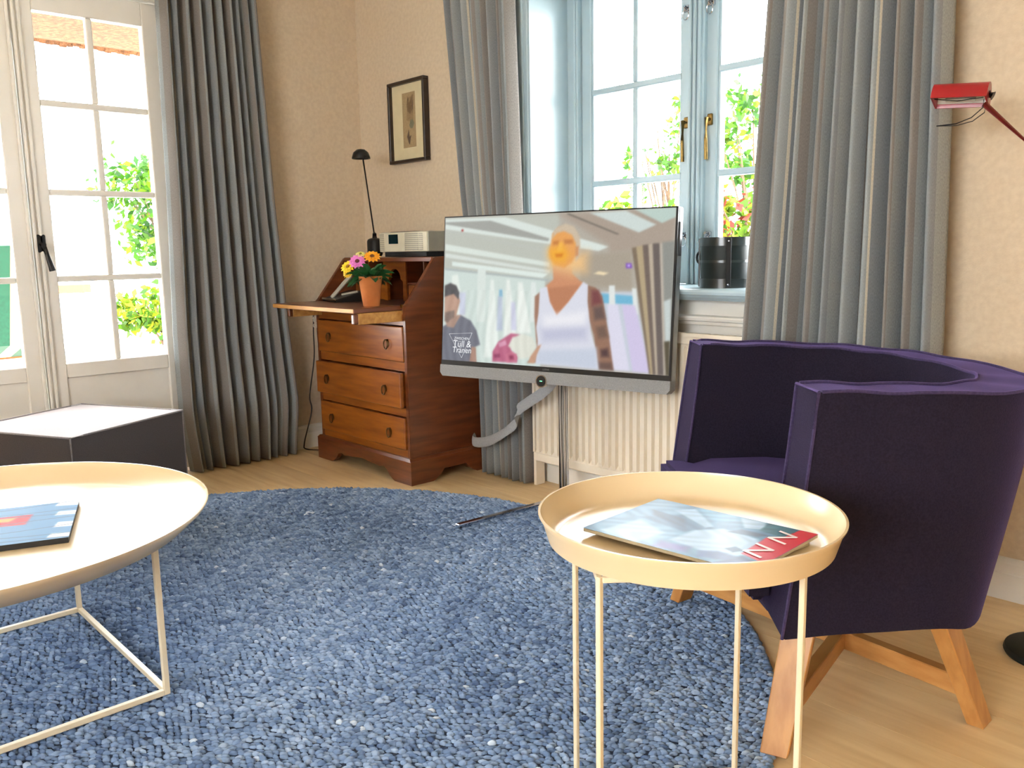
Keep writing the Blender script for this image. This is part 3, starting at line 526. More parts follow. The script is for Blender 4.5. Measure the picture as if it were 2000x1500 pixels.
TVP=[
((186,180,168),0,[(-0.081,1.163),(1.044,1.075),(1.085,-0.172),(-0.055,-0.349)]),
((196,200,190),0.0191,[(-0.034,1.012),(0.538,0.998),(0.55,0.556),(-0.026,0.606)]),
((226,236,230),0.0025,[(0.0,0.99),(0.293,0.989),(0.748,0.778),(0.708,0.752),(0.001,0.922)]),
((170,172,166),0.0019,[(0.001,0.971),(0.225,0.969),(0.498,0.838),(0.493,0.82),(0.001,0.956)]),
((196,200,192),0.0019,[(0.001,0.922),(0.494,0.765),(0.494,0.747),(0.002,0.9)]),
((226,236,228),0.0025,[(0.003,0.818),(0.502,0.683),(0.503,0.655),(0.004,0.774)]),
((222,230,224),0.0025,[(0.005,0.754),(0.504,0.633),(0.504,0.614),(0.005,0.725)]),
((230,242,236),0.0025,[(0.039,0.695),(0.498,0.61),(0.473,0.582),(0.04,0.665)]),
((178,164,150),0.0159,[(0.538,0.989),(1.0,1.0),(0.997,0.772),(0.755,0.734),(0.747,0.786)]),
((214,226,222),0.0025,[(0.665,0.991),(0.81,0.995),(0.928,0.904),(0.864,0.86)]),
((196,216,208),0.0025,[(0.843,1.001),(1.0,1.002),(1.001,0.946),(0.95,0.912)]),
((110,104,96),0.0013,[(0.566,0.992),(0.578,0.994),(0.789,0.853),(0.78,0.851)]),
((176,166,150),0.0127,[(0.631,0.727),(0.84,0.75),(0.847,0.509),(0.636,0.539)]),
((250,230,190),0.0025,[(0.691,0.611),(0.711,0.625),(0.752,0.616),(0.732,0.601)]),
((214,228,222),0.0076,[(-0.005,0.645),(0.486,0.573),(0.475,-0.022),(-0.007,-0.016)]),
((180,190,190),0.0019,[(0.003,0.65),(0.499,0.573),(0.499,0.562),(0.003,0.636)]),
((226,236,230),0.0025,[(0.169,0.646),(0.208,0.641),(0.212,0.28),(0.17,0.277)]),
((238,246,238),0.0051,[(0.041,0.596),(0.07,0.606),(0.129,0.176),(0.032,0.269)]),
((208,214,232),0.0064,[(0.08,0.479),(0.112,0.48),(0.112,0.323),(0.083,0.321)]),
((238,246,240),0.0064,[(0.234,0.569),(0.248,0.57),(0.287,0.044),(0.211,0.036)]),
((196,206,224),0.0064,[(0.271,0.456),(0.291,0.456),(0.297,0.227),(0.269,0.226)]),
((150,196,222),0.0038,[(0.275,0.503),(0.29,0.504),(0.293,0.456),(0.276,0.456)]),
((240,246,240),0.0064,[(0.309,0.571),(0.323,0.571),(0.365,0.194),(0.304,0.19)]),
((214,216,236),0.0064,[(0.333,0.42),(0.353,0.421),(0.364,0.232),(0.337,0.23)]),
((242,248,242),0.0064,[(0.363,0.553),(0.383,0.553),(0.43,0.218),(0.364,0.213)]),
((232,240,236),0.0051,[(0.422,0.554),(0.442,0.554),(0.467,0.295),(0.422,0.293)]),
((206,214,226),0.0064,[(0.721,0.497),(0.858,0.501),(0.934,0.005),(0.764,0.011)]),
((120,190,222),0.0038,[(0.724,0.488),(0.853,0.475),(0.855,0.423),(0.734,0.427)]),
((232,238,236),0.0025,[(0.755,0.537),(0.778,0.538),(0.784,0.411),(0.758,0.419)]),
((232,238,236),0.0025,[(0.846,0.522),(0.863,0.52),(0.876,0.363),(0.857,0.362)]),
((228,226,244),0.0051,[(0.752,0.419),(0.793,0.42),(0.85,0.013),(0.775,0.013)]),
((216,206,238),0.0051,[(0.81,0.421),(0.861,0.415),(0.932,0.009),(0.862,0.01)]),
((134,118,100),0.0025,[(0.839,0.767),(0.867,0.775),(0.935,0.001),(0.926,-0.0)]),
((188,170,136),0.0025,[(0.856,0.774),(0.883,0.782),(0.943,-0.001),(0.932,0.0)]),
((120,106,98),0.0025,[(0.88,0.783),(0.91,0.789),(0.959,-0.001),(0.94,-0.001)]),
((196,182,162),0.0019,[(0.902,0.787),(0.918,0.791),(0.962,-0.0),(0.951,0.0)]),
((112,102,98),0.0025,[(0.918,0.791),(0.948,0.794),(0.989,0.0),(0.959,-0.001)]),
((200,190,176),0.0019,[(0.944,0.794),(0.955,0.793),(0.992,0.001),(0.981,0.0)]),
((150,152,146),0.0051,[(0.954,0.798),(1.001,0.806),(1.003,0.0),(0.99,0.001)]),
((206,216,214),0.0038,[(0.97,0.445),(0.995,0.463),(0.999,0.209),(0.982,0.208)]),
((92,84,66),0.0038,[(0.977,0.203),(0.998,0.209),(1.001,0.0),(0.989,0.0)]),
((120,60,210),0.0051,[(0.819,0.673),(0.839,0.673),(0.843,0.647),(0.821,0.645)]),
((240,230,255),0.0025,[(0.825,0.666),(0.834,0.666),(0.835,0.654),(0.826,0.654)]),
((170,40,40),0.0013,[(0.083,0.916),(0.093,0.916),(0.093,0.902),(0.084,0.903)]),
((156,118,98),0.0032,[(0.663,0.54),(0.702,0.523),(0.73,0.471),(0.763,0.225),(0.787,0.01),(0.725,0.012),(0.702,0.22),(0.674,0.344)]),
((128,74,76),0.0102,[(0.685,0.505),(0.714,0.506),(0.731,0.427),(0.688,0.407)]),
((108,88,84),0.0115,[(0.694,0.398),(0.732,0.409),(0.746,0.33),(0.702,0.319)]),
((120,96,84),0.0115,[(0.709,0.274),(0.744,0.286),(0.761,0.216),(0.72,0.204)]),
((90,66,66),0.0089,[(0.731,0.133),(0.76,0.145),(0.767,0.092),(0.735,0.089)]),
((112,88,80),0.0102,[(0.724,0.052),(0.777,0.057),(0.784,0.009),(0.728,0.012)]),
((168,128,108),0.0032,[(0.463,0.49),(0.441,0.461),(0.442,0.331),(0.454,0.164),(0.459,0.108),(0.415,0.019),(0.455,0.023),(0.478,0.147),(0.466,0.332)]),
((214,150,112),0.0038,[(0.515,0.683),(0.598,0.691),(0.601,0.611),(0.635,0.566),(0.666,0.54),(0.651,0.432),(0.543,0.318),(0.489,0.444),(0.487,0.527),(0.521,0.574)]),
((196,134,100),0.0064,[(0.5,0.518),(0.636,0.539),(0.59,0.43),(0.542,0.346),(0.502,0.445)]),
((204,178,150),0.0038,[(0.508,0.819),(0.51,0.873),(0.534,0.913),(0.565,0.925),(0.596,0.91),(0.618,0.869),(0.629,0.798),(0.625,0.727),(0.608,0.682),(0.598,0.808),(0.561,0.845)]),
((246,200,140),0.0382,[(0.494,0.756),(0.661,0.735),(0.658,0.629),(0.597,0.611),(0.503,0.646)]),
((240,170,96),0.0064,[(0.504,0.801),(0.51,0.864),(0.537,0.904),(0.571,0.902),(0.603,0.87),(0.615,0.807),(0.614,0.736),(0.599,0.682),(0.566,0.646),(0.528,0.665),(0.503,0.71),(0.498,0.756)]),
((212,194,170),0.0051,[(0.51,0.837),(0.52,0.896),(0.565,0.93),(0.602,0.91),(0.628,0.842),(0.632,0.736),(0.615,0.687),(0.614,0.798),(0.594,0.857),(0.56,0.882),(0.529,0.871)]),
((250,180,60),0.0229,[(0.503,0.774),(0.562,0.791),(0.582,0.727),(0.565,0.683),(0.521,0.683),(0.501,0.728)]),
((206,132,70),0.0076,[(0.513,0.819),(0.539,0.823),(0.54,0.798),(0.515,0.795)]),
((200,130,76),0.0076,[(0.561,0.828),(0.598,0.827),(0.6,0.803),(0.565,0.801)]),
((252,190,80),0.0064,[(0.54,0.809),(0.555,0.813),(0.554,0.755),(0.535,0.753)]),
((222,130,40),0.0057,[(0.525,0.737),(0.56,0.739),(0.555,0.719),(0.53,0.717)]),
((214,150,100),0.0051,[(0.611,0.781),(0.624,0.785),(0.624,0.727),(0.612,0.718)]),
((226,228,240),0.0025,[(0.463,0.513),(0.494,0.527),(0.509,0.427),(0.541,0.341),(0.59,0.43),(0.649,0.559),(0.669,0.54),(0.67,0.433),(0.687,0.255),(0.713,0.123),(0.725,0.009),(0.455,0.018),(0.461,0.164),(0.452,0.257),(0.46,0.351)]),
((200,202,224),0.0255,[(0.475,0.249),(0.673,0.281),(0.67,0.191),(0.483,0.166)]),
((206,214,230),0.0153,[(0.462,0.108),(0.713,0.14),(0.723,0.009),(0.458,0.019)]),
((244,244,250),0.0217,[(0.486,0.333),(0.665,0.37),(0.661,0.289),(0.487,0.269)]),
((120,122,134),0.0032,[(-0.001,0.237),(0.047,0.27),(0.09,0.322),(0.141,0.285),(0.171,0.219),(0.191,0.122),(0.16,0.1),(0.176,-0.007),(-0.004,-0.01)]),
((196,160,140),0.0038,[(0.006,0.467),(0.072,0.479),(0.085,0.42),(0.071,0.341),(0.062,0.271),(0.018,0.248),(0.006,0.307)]),
((92,90,92),0.0032,[(0.004,0.526),(0.034,0.545),(0.064,0.528),(0.08,0.479),(0.077,0.43),(0.051,0.468),(0.005,0.447)]),
((140,122,114),0.0038,[(0.009,0.337),(0.057,0.355),(0.058,0.29),(0.025,0.263),(0.007,0.277)]),
((180,150,134),0.0038,[(0.032,0.279),(0.072,0.321),(0.09,0.322),(0.055,0.23),(0.018,0.238)]),
((176,140,124),0.0032,[(0.149,0.104),(0.17,0.101),(0.175,-0.002),(0.14,-0.0)]),
((196,110,140),0.0038,[(0.252,0.011),(0.252,0.079),(0.278,0.149),(0.338,0.211),(0.381,0.205),(0.339,0.154),(0.34,0.097),(0.372,0.052),(0.369,0.014)]),
((230,232,220),0.0051,[(0.326,0.124),(0.345,0.183),(0.391,0.211),(0.438,0.191),(0.455,0.136),(0.434,0.059),(0.382,0.039),(0.361,0.08)]),
((206,120,146),0.0032,[(0.314,0.066),(0.34,0.092),(0.368,0.071),(0.369,0.024),(0.322,0.009)]),
((150,64,96),0.0051,[(0.331,0.058),(0.351,0.065),(0.355,0.036),(0.335,0.034)]),
((150,70,104),0.0051,[(0.259,0.061),(0.286,0.068),(0.29,0.044),(0.263,0.037)]),
((222,160,186),0.0032,[(0.278,0.14),(0.312,0.162),(0.319,0.133),(0.285,0.111)]),
((204,160,134),0.0032,[(0.428,0.058),(0.462,0.136),(0.478,0.147),(0.46,0.08),(0.448,0.018),(0.422,0.018)])]

def tvdetail(P):
    n = RNG.normal(0, .006, (len(P), 1)); g = .02 * np.sin(P[:, 0:1] * 160 + 3 * np.sin(P[:, 1:2] * 9)) * (P[:, 1:2] < .5) * (P[:, 0:1] < .42)
    return n + g
s0, s1, t0, t1 = -hw + .006, hw - .008, -hh + .062, hh - .006
def scr(u, v, c=.0002):
    a = s0 + (s1 - s0) * u; b = t0 + (t1 - t0) * v
    return np.c_[-.018 + a, -.048 + b * math.sin(tl) + c * math.cos(tl), .774 + b * math.cos(tl) - c * math.sin(tl)]
screen = painted('screen', tv, TVP, 320, 180, scr, m_screen, (186, 180, 168), tvdetail, 2)
m_txt = bpy.data.materials.new('screen_lettering'); m_txt.use_nodes = True
e_ = m_txt.node_tree.nodes['Principled BSDF']; e_.inputs['Emission Color'].default_value = (.85, .87, .9, 1); e_.inputs['Emission Strength'].default_value = .75; e_.inputs['Base Color'].default_value = (.01, .01, .01, 1)
def on_screen(u, v, rot=0, c=-.0006):
    p = scr(np.array([u]), np.array([v]), c)[0]; return Matrix.Translation(p) @ Matrix.Rotation(math.pi / 2 - tl, 4, 'X') @ Matrix.Rotation(rot, 4, 'Z')
for tx, sz, u, v in (('ZWISCHEN', .014, .098, .157), ('Tüll &', .036, .1, .118), ('Tränen', .032, .1, .075)): text_mesh('shirt_lettering', tx, sz, m_txt, screen, on_screen(u, v), shear=.1)
bm = BM()
tri = [scr(np.array([a]), np.array([b]), -.0006)[0] for a, b in ((.034, .186), (.15, .2), (.1, .022))]
for a, b in ((0, 1), (1, 2), (2, 0)): tube(bm, [tri[a], tri[b]], .0006, 4)
obj('shirt_triangle', bm, m_txt, screen)
text_mesh('maker_lettering', 'LOEWE', .0085, m_greyf, bz, Matrix.Translation(P_(0, -hh + .052, .0002)) @ Matrix.Rotation(math.pi / 2 - tl, 4, 'X'))
def disc(name, mat, a, b, r, c0, c1, parent, n=28, r_in=0):
    bm = BM(); lathe(bm, [(0, 0), (r, 0), (r, c1 - c0), (0, c1 - c0)] if not r_in else [(r_in, 0), (r, 0), (r, c1 - c0), (r_in, c1 - c0)], n, close=bool(r_in)); bm.transform(Tm @ Matrix.Translation((a, c1, b)) @ Matrix.Rotation(math.pi / 2, 4, 'X')); return obj(name, bm, mat, parent, True)
eye = disc('sensor_eye', m_black, -.014, -hh + .01, .0195, -.008, .01, tv)
disc('chrome_ring', m_chrome, -.014, -hh + .01, .023, -.0075, .01, eye, r_in=.0195)
m_led = bpy.data.materials.new('green_led'); m_led.use_nodes = True; q = m_led.node_tree.nodes['Principled BSDF']; q.inputs['Emission Color'].default_value = (.02, .9, .35, 1); q.inputs['Emission Strength'].default_value = 2
tvbox('status_light', m_led, -.019, -.009, -.0092, -.008, -hh + .009, -hh + .0115, parent=eye)
tvbox('side_buttons', m_black, hw - .003, hw + .004, .012, .03, hh - .16, hh - .05, .002)
for i, (dx, dy) in enumerate(((-.014, 0), (.0, -.004), (.014, 0))):
    bm = BM(); tube(bm, [(dx, dy + .02, .022), (dx, dy + .02, .7)], .0075, 14); obj('pole', bm, m_chrome, tv, True)
pbox('pole_bracket', tv, m_black, -.03, .03, .0, .04, .6, .78, bev=.004)
for tip in ((-.142, -.452), (.308, -.508)):
    bm = BM(); bar(bm, (0, .03, .0235), (tip[0], tip[1], .0235), .022, .009, bev=.002); ft = obj('foot_bar', bm, m_chrome, tv)
    bm = BM(); tube(bm, [(tip[0] * .97, tip[1] * .97 + .001, .0195), (tip[0] * .97, tip[1] * .97 + .001, .0125)], .005, 8); obj('foot_pin', bm, m_black, ft)
bm = BM(); lathe(bm, [(0, .0), (.035, .0), (.035, .028), (.03, .03), (0, .03)], 24, (0, .02, .0005)); obj('pole_foot', bm, m_chrome, tv, True)
# fabric sleeve of the cables: a flat band that twists
pts = [(-2.2, 2.25, .5), (-2.235, 2.25, .455), (-2.29, 2.245, .41), (-2.37, 2.25, .365), (-2.44, 2.265, .325), (-2.475, 2.285, .27), (-2.53, 2.28, .225), (-2.62, 2.275, .175), (-2.69, 2.272, .155), (-2.745, 2.282, .152), (-2.762, 2.312, .165)]
wid = [(0, .02, 1), (.1, .1, 1), (.35, .0, .9), (.5, -.1, .85), (.5, -.2, .8), (.2, .15, 1), (.3, .3, .9), (.35, .2, .9), (.25, .0, 1), (.1, 0, 1), (0, 0, 1)]
P = [Vector(p) for p in pts]; sec = []
inv = Matrix.Rotation(-math.radians(13.0), 3, 'Z')
for i in range(len(P) - 1):
    for k in range(6):
        t = k / 6; p0 = P[max(i - 1, 0)]; p1 = P[i]; p2 = P[i + 1]; p3 = P[min(i + 2, len(P) - 1)]
        c = .5 * ((2 * p1) + (p2 - p0) * t + (2 * p0 - 5 * p1 + 4 * p2 - p3) * t * t + (3 * p1 - p0 - 3 * p2 + p3) * t ** 3)
        w = Vector(wid[i]).lerp(Vector(wid[i + 1]), t).normalized(); sec.append((c, w))
bm = BM(); rings = []
for i, (c, w) in enumerate(sec):
    d = (sec[min(i + 1, len(sec) - 1)][0] - sec[max(i - 1, 0)][0]).normalized(); w = (w - d * w.dot(d)).normalized(); nrm = d.cross(w)
    rings.append([bm.verts.new(inv @ (c + w * .021 * math.cos(a) + nrm * .0045 * math.sin(a) - Vector((-2.18, 2.235, 0)))) for a in [k * math.pi / 6 for k in range(12)]])
for a, b in zip(rings, rings[1:]):
    for k in range(12): bm.faces.new((a[k], a[(k + 1) % 12], b[(k + 1) % 12], b[k]))
bm.faces.new(rings[0][::-1]); bm.faces.new(rings[-1]); obj('cable_sleeve', bm, M('grey_sleeve_cloth', (168, 168, 168), .7, c2=(150, 150, 150), scale=300, bump=.2, bscale=400), tv, True)

# ----- radiator -----
ra = thing('radiator', 'white ribbed panel radiator under the window', 'radiator', (-2.458, 2.43, 0))
RW = 1.35; bm = BM(); ys = []; x = .012
prof = [(0, 0)]; pit = .0333
n = int((RW - .02) / pit)
pr = []
for i in range(n):
    x0 = .01 + i * pit; pr += [(x0, 0), (x0 + .007, .0), (x0 + .0105, -.014), (x0 + .0265, -.014), (x0 + .03, 0)]
pr.append((.01 + n * pit, 0))
def strip(z): return [bm.verts.new((x, -.058 + d, z)) for x, d in pr]
rows = [strip(.152), strip(.61)]
for a, b in zip(rows[0], rows[0][1:]): pass
for i in range(len(pr) - 1): bm.faces.new((rows[0][i], rows[0][i + 1], rows[1][i + 1], rows[1][i]))
flatb = [bm.verts.new((x, -.068, .138)) for x, d in pr]; flatt = [bm.verts.new((x, -.068, .625)) for x, d in pr]
for i in range(len(pr) - 1):
    bm.faces.new((flatb[i], flatb[i + 1], rows[0][i + 1], rows[0][i])); bm.faces.new((rows[1][i], rows[1][i + 1], flatt[i + 1], flatt[i]))
obj('ribbed_panel', bm, m_rad, ra)
bm = BM(); box(bm, 0, RW, -.072, -.04, .102, .1385, bev=.004); box(bm, 0, RW, -.072, -.04, .6245, .655, bev=.004); box(bm, 0, .0105, -.072, -.04, .1385, .6245); box(bm, .01 + n * pit, RW, -.072, -.04, .1385, .6245); obj('panel_rim', bm, m_rad, ra)
pbox('rear_panel', ra, m_rad, 0, RW, -.039, -.016, .11, .65)
bm = BM()
for i in range(26): box(bm, .02 + i * .05, .05 + i * .05, -.062, -.012, .655, .66)
box(bm, 0, RW, -.072, -.064, .65, .664); obj('top_grille', bm, m_rad, ra)
pbox('support_leg', ra, m_rad, 0, .016, -.07, -.02, 0, .12, bev=.002); pbox('support_leg', ra, m_rad, RW - .016, RW, -.07, -.02, 0, .12, bev=.002)

# ----- curtains -----
def curtain_mat(name, off):
    mt, nt, b = new_mat(name); L = nt.links.new; b.inputs['Roughness'].default_value = .9; b.inputs['Specular IOR Level'].default_value = .15
    uv = N(nt, 'ShaderNodeUVMap'); sx = N(nt, 'ShaderNodeSeparateXYZ'); L(uv.outputs[0], sx.inputs[0])
    ad = N(nt, 'ShaderNodeMath', operation='MULTIPLY_ADD'); ad.inputs[1].default_value = 1 / .46; ad.inputs[2].default_value = off; L(sx.outputs[0], ad.inputs[0])
    fc = N(nt, 'ShaderNodeMath', operation='FRACT'); L(ad.outputs[0], fc.inputs[0])
    rp = N(nt, 'ShaderNodeValToRGB'); cr = rp.color_ramp; cr.interpolation = 'CONSTANT'
    st = [(0, (152, 156, 156)), (.16, (140, 134, 129)), (.3, (156, 160, 159)), (.46, (212, 202, 182)), (.49, (142, 145, 147)), (.66, (160, 163, 161)), (.8, (142, 136, 131)), (.9, (154, 157, 156))]
    cr.elements[0].position = 0; cr.elements[0].color = (*srgb(st[0][1]), 1); cr.elements[1].position = st[1][0]; cr.elements[1].color = (*srgb(st[1][1]), 1)
    for p, c in st[2:]: e = cr.elements.new(p); e.color = (*srgb(c), 1)
    L(fc.outputs[0], rp.inputs[0])
    mp = N(nt, 'ShaderNodeMapping'); mp.inputs['Scale'].default_value = (420, 160, 1); L(uv.outputs[0], mp.inputs[0]); no = N(nt, 'ShaderNodeTexNoise'); no.inputs['Scale'].default_value = 1; no.inputs['Detail'].default_value = 2; L(mp.outputs[0], no.inputs[0])
    mr = N(nt, 'ShaderNodeMapRange'); mr.inputs[1].default_value = .3; mr.inputs[2].default_value = .7; mr.inputs[3].default_value = .82; mr.inputs[4].default_value = 1.12; L(no.outputs[0], mr.inputs[0])
    hs = N(nt, 'ShaderNodeHueSaturation'); L(mr.outputs[0], hs.inputs['Value']); L(rp.outputs[0], hs.inputs['Color']); L(hs.outputs[0], b.inputs['Base Color'])
    tr = N(nt, 'ShaderNodeBsdfTranslucent'); L(hs.outputs[0], tr.inputs[0]); mx = N(nt, 'ShaderNodeMixShader'); mx.inputs[0].default_value = .12; L(b.outputs[0], mx.inputs[1]); L(tr.outputs[0], mx.inputs[2]); L(mx.outputs[0], nt.nodes['Material Output'].inputs[0])
    return mt
def curtain(label, axis, depth, sgn, edges, folds, amp, fabric, off, seed, ztop=2.38, hem=False):
    """edges: (z, left, right); depth: middle of the folds; sgn: room side"""
    rng = np.random.default_rng(seed); ns, nz = 360, 36
    s = np.linspace(0, 1, ns); ph = np.cumsum(np.interp(s, np.linspace(0, 1, folds * 2), rng.uniform(.6, 1.45, folds * 2))); ph = ph / ph[-1] * folds * 2 * math.pi
    am = np.interp(s, np.linspace(0, 1, folds + 1), rng.uniform(.65, 1.15, folds + 1)); ph2 = rng.uniform(0, 6.28)
    zs = np.linspace(.006, ztop, nz); ez = [e[0] for e in edges]; V = []; UV = []
    for j, z in enumerate(zs):
        a = np.interp(z, ez, [e[1] for e in edges]); b = np.interp(z, ez, [e[2] for e in edges]); k = z / ztop
        wob = .35 * np.sin(3.1 * z + s * 9 + ph2) * (1 - k) + .18 * np.sin(8 * z + s * 23) * (1 - k) ** 2
        A = amp * (1.05 - .25 * k); f = 2 * np.abs(np.sin((ph + wob * .5 * np.minimum(1, np.minimum(s, 1 - s) * 15)) / 2)) ** .75 - 1
        dep = depth + sgn * A * am * f; lat = a + (b - a) * s + (b - a) / folds * .05 * np.sin(ph + wob) * np.minimum(1, np.minimum(s, 1 - s) * 12)
        V.append(np.c_[lat, dep, np.full(ns, z)] if axis == 'x' else np.c_[dep, lat, np.full(ns, z)]); UV.append(np.c_[s * fabric, np.full(ns, z)])
    V = np.concatenate(V); UV = np.concatenate(UV); i = np.arange((ns - 1) * (nz - 1)); r = i // (ns - 1); c = i % (ns - 1); a = r * ns + c
    F = np.c_[a, a + 1, a + ns + 1, a + ns]; ce = V.mean(0); ce[2] = 0
    t = thing('curtain', label, 'curtain', tuple(ce))
    o = from_np('drape', V - ce, [F], curtain_mat('striped_linen', off), t, None, True)
    uvl = o.data.uv_layers.new(name='UVMap'); li = np.zeros(len(o.data.loops), np.int32); o.data.loops.foreach_get('vertex_index', li); uvl.data.foreach_set('uv', UV[li].astype(np.float32).ravel())
    md = o.modifiers.new('thickness', 'SOLIDIFY'); md.thickness = .003; md.offset = 0
    if hem:
        bm = BM(); pth = [Vector(V[j * ns] - ce) for j in range(nz)]; hr = [[bm.verts.new(q + Vector(d)) for d in ((-.016, -.003, 0), (.0, -.003, 0), (.0, .003, 0), (-.016, .003, 0))] for q in pth]
        for r0, r1 in zip(hr, hr[1:]):
            for k in range(4): bm.faces.new((r0[k], r0[(k + 1) % 4], r1[(k + 1) % 4], r1[k]))
        bm.faces.new(hr[0][::-1]); bm.faces.new(hr[-1])
        obj('side_hem', bm, M('cream_lining', (222, 212, 190), .9, c2=(214, 204, 182), scale=200), t)
    return t
curtain('grey and cream striped curtain hanging beside the French doors', 'y', -3.685, 1, [(0, 1.45, 1.96), (.25, 1.42, 1.99), (.6, 1.42, 1.96), (1.2, 1.44, 1.925), (2.4, 1.46, 1.88)], 10, .042, 1.5, .1, 3)
curtain('grey and cream striped curtain at the bureau side of the window', 'x', 2.36, -1, [(0, -2.755, -2.47), (.4, -2.765, -2.475), (.94, -2.775, -2.51), (1.1, -2.85, -2.53), (2.4, -2.99, -2.565)], 8, .034, 1.3, .43, 5, hem=True)
curtain('grey and cream striped curtain behind the purple armchair', 'x', 2.303, -1, [(0, -1.5, -.9), (.69, -1.465, -.885), (1.65, -1.405, -.905), (2.4, -1.37, -.92)], 10, .042, 1.9, .62, 11)

# ----- round tables -----
def tray_table(name, label, loc, R, zt, side, ph, rod, rimh, kb, off=(0, 0), cat='table'):
    t = thing(name, label, cat, (loc[0], loc[1], RZ + .0005)); zt = zt - RZ - .0005; zb = zt - rimh
    bm = BM(); Rb = R * kb
    lathe(bm, [(0, zb - .004), (Rb - .01, zb - .004), (Rb + .008, zb), (R - .006, zt - .012), (R, zt - .002), (R, zt), (R - .0035, zt), (R - .0045, zt - .004), (R - .01, zt - .014), (Rb + .002, zb + .0055), (Rb - .014, zb), (0, zb)], 128); obj('tray', bm, m_tray, t, True, angle=50)
    r = side / math.sqrt(2); cs = [(off[0] + r * math.cos(ph + k * math.pi / 2), off[1] + r * math.sin(ph + k * math.pi / 2)) for k in range(4)]
    for x, y in cs:
        bm = BM(); box(bm, x - rod / 2, x + rod / 2, y - rod / 2, y + rod / 2, 0, zb - .004, bev=.0012); obj('leg', bm, m_rod, t)
    for k in range(4):
        a, b = cs[k], cs[(k + 1) % 4]
        for nm, z in (('base_rod', rod / 2), ('top_rod', zb - .004 - rod / 2)):
            bm = BM(); d = (Vector((*b, 0)) - Vector((*a, 0))).normalized() * rod * .5; bar(bm, Vector((*a, z)) + d, Vector((*b, z)) - d, rod, rod, bev=.001); obj(nm, bm, m_rod, t)
    return t
tray_table('coffee_table', 'low wide round cream tray table holding a blue picture book', (-2.097, .31), .51, .405, .606, math.pi / 4, .012, .047, .895)
tray_table('side_table', 'tall small round cream tray table standing before the purple armchair', (-.757, 1.053), .2295, .552, .284, math.radians(5), .0085, .042, .9, (-.01, -.012))

def sheet_stack(name, label, cat, loc, rz, L, Wd, th, polys, base, nu, nv, r=.0, detail=None, pages=True, ink=None):
    t = thing(name, label, cat, loc, rz)
    bm = BM(); box(bm, -L / 2 + .001, L / 2 - .001, -Wd / 2 + .001, Wd / 2 - .001, 0, th, bev=.0004); obj('pages' if pages else 'cover_board', bm, m_paper if pages else m_blackm, t)
    painted('cover', t, polys, nu, nv, lambda u, v: np.c_[-L / 2 + u * L, -Wd / 2 + v * Wd, np.full(len(u), th + .0006) + .0022 * np.exp(-((u - .12) / .1) ** 2) * (v - .5) ** 2], ink or m_print, base, detail)
    return t
ztop = .552 - .042 + .0006
mz = [((93, 140, 177), .04, [(0, 0), (.4, 0), (.5, .5), (.2, 1), (0, 1)]), ((143, 180, 211), .02, [(.1, .05), (.35, .0), (.38, .3), (.15, .45)]), ((53, 96, 135), .02, [(.12, .5), (.45, .42), (.55, .62), (.3, .78)]), ((37, 68, 103), .015, [(.1, .72), (.16, .6), (.42, .5), (.34, .68)]),
      ((148, 183, 215), .012, [(.2, .82), (.5, .6), (.52, .66), (.28, .95)]), ((78, 140, 180), .02, [(.28, .98), (.5, .75), (.62, 1), (.3, 1)]), ((152, 183, 213), .02, [(.46, .2), (.8, .12), (.92, .4), (.8, .62), (.58, .66), (.48, .5)]), ((153, 185, 215), .01, [(.56, .98), (.66, .78), (.76, .84), (.7, 1)]),
      ((34, 68, 104), .015, [(.62, .62), (.78, .66), (.82, .74), (.66, .74)]), ((43, 81, 120), .01, [(.74, .3), (.8, .26), (.83, .34), (.77, .38)]), ((43, 71, 129), .02, [(.7, .04), (.84, .1), (.86, .2), (.74, .22), (.66, .14)]), ((80, 68, 146), .03, [(.45, .0), (.62, .06), (.6, .16), (.44, .14)]),
      ((22, 94, 116), .01, [(.74, .8), (.9, .76), (.9, 1), (.72, 1)]), ((206, 18, 42), .004, [(.84, .28), (1, .2), (1, 1), (.9, 1), (.88, .74), (.82, .7)]), ((37, 62, 111), .015, [(.8, .0), (1, .0), (1, .18), (.86, .24)])]
zm = ztop
sheet_stack('magazine', 'lower magazine poking out under the glossy one on the side table', 'magazine', (-.735, 1.07, zm), math.radians(-6), .25, .17, .004, [((180, 186, 214), .05, [(0, .4), (1, .4), (1, 1), (0, 1)])], (206, 204, 196), 20, 14)
mg = sheet_stack('magazine', 'glossy blue and white magazine with a red masthead on the side table', 'magazine', (-.737, 1.052, zm + .0068), math.radians(3.5), .285, .205, .005, mz, (66, 118, 158), 120, 88, detail=lambda P: .04 * np.sin(P[:, :1] * 40 + 6 * np.sin(P[:, 1:] * 11)) * (P[:, :1] < .8))
m_wtxt = M('white_ink', (244, 232, 232), .3, c2=(236, 222, 222), scale=8)
text_mesh('masthead_lettering', 'N N', .062, m_wtxt, mg, Matrix.Translation((.108, .022, .0064)) @ Matrix.Rotation(-math.pi / 2, 4, 'Z') @ Matrix.Diagonal((1.1, .8, 1, 1)), shear=.25)
bk = [((232, 240, 244), .03, [(0, 0), (.3, 0), (.5, .4), (.1, .5)]), ((186, 34, 44), .012, [(.3, .5), (.68, .46), (.7, .72), (.34, .74)]), ((214, 150, 60), .02, [(.4, .62), (.56, .58), (.6, .68), (.42, .7)]), ((240, 244, 246), .012, [(.86, .05), (1, .03), (1, .12), (.88, .14)]), ((240, 244, 246), .012, [(.88, .3), (1, .28), (1, .4), (.9, .42)]), ((240, 244, 246), .012, [(.86, .62), (1, .6), (1, .7), (.88, .72)]), ((246, 246, 246), .012, [(.84, .9), (1, .86), (1, 1), (.86, 1)])]
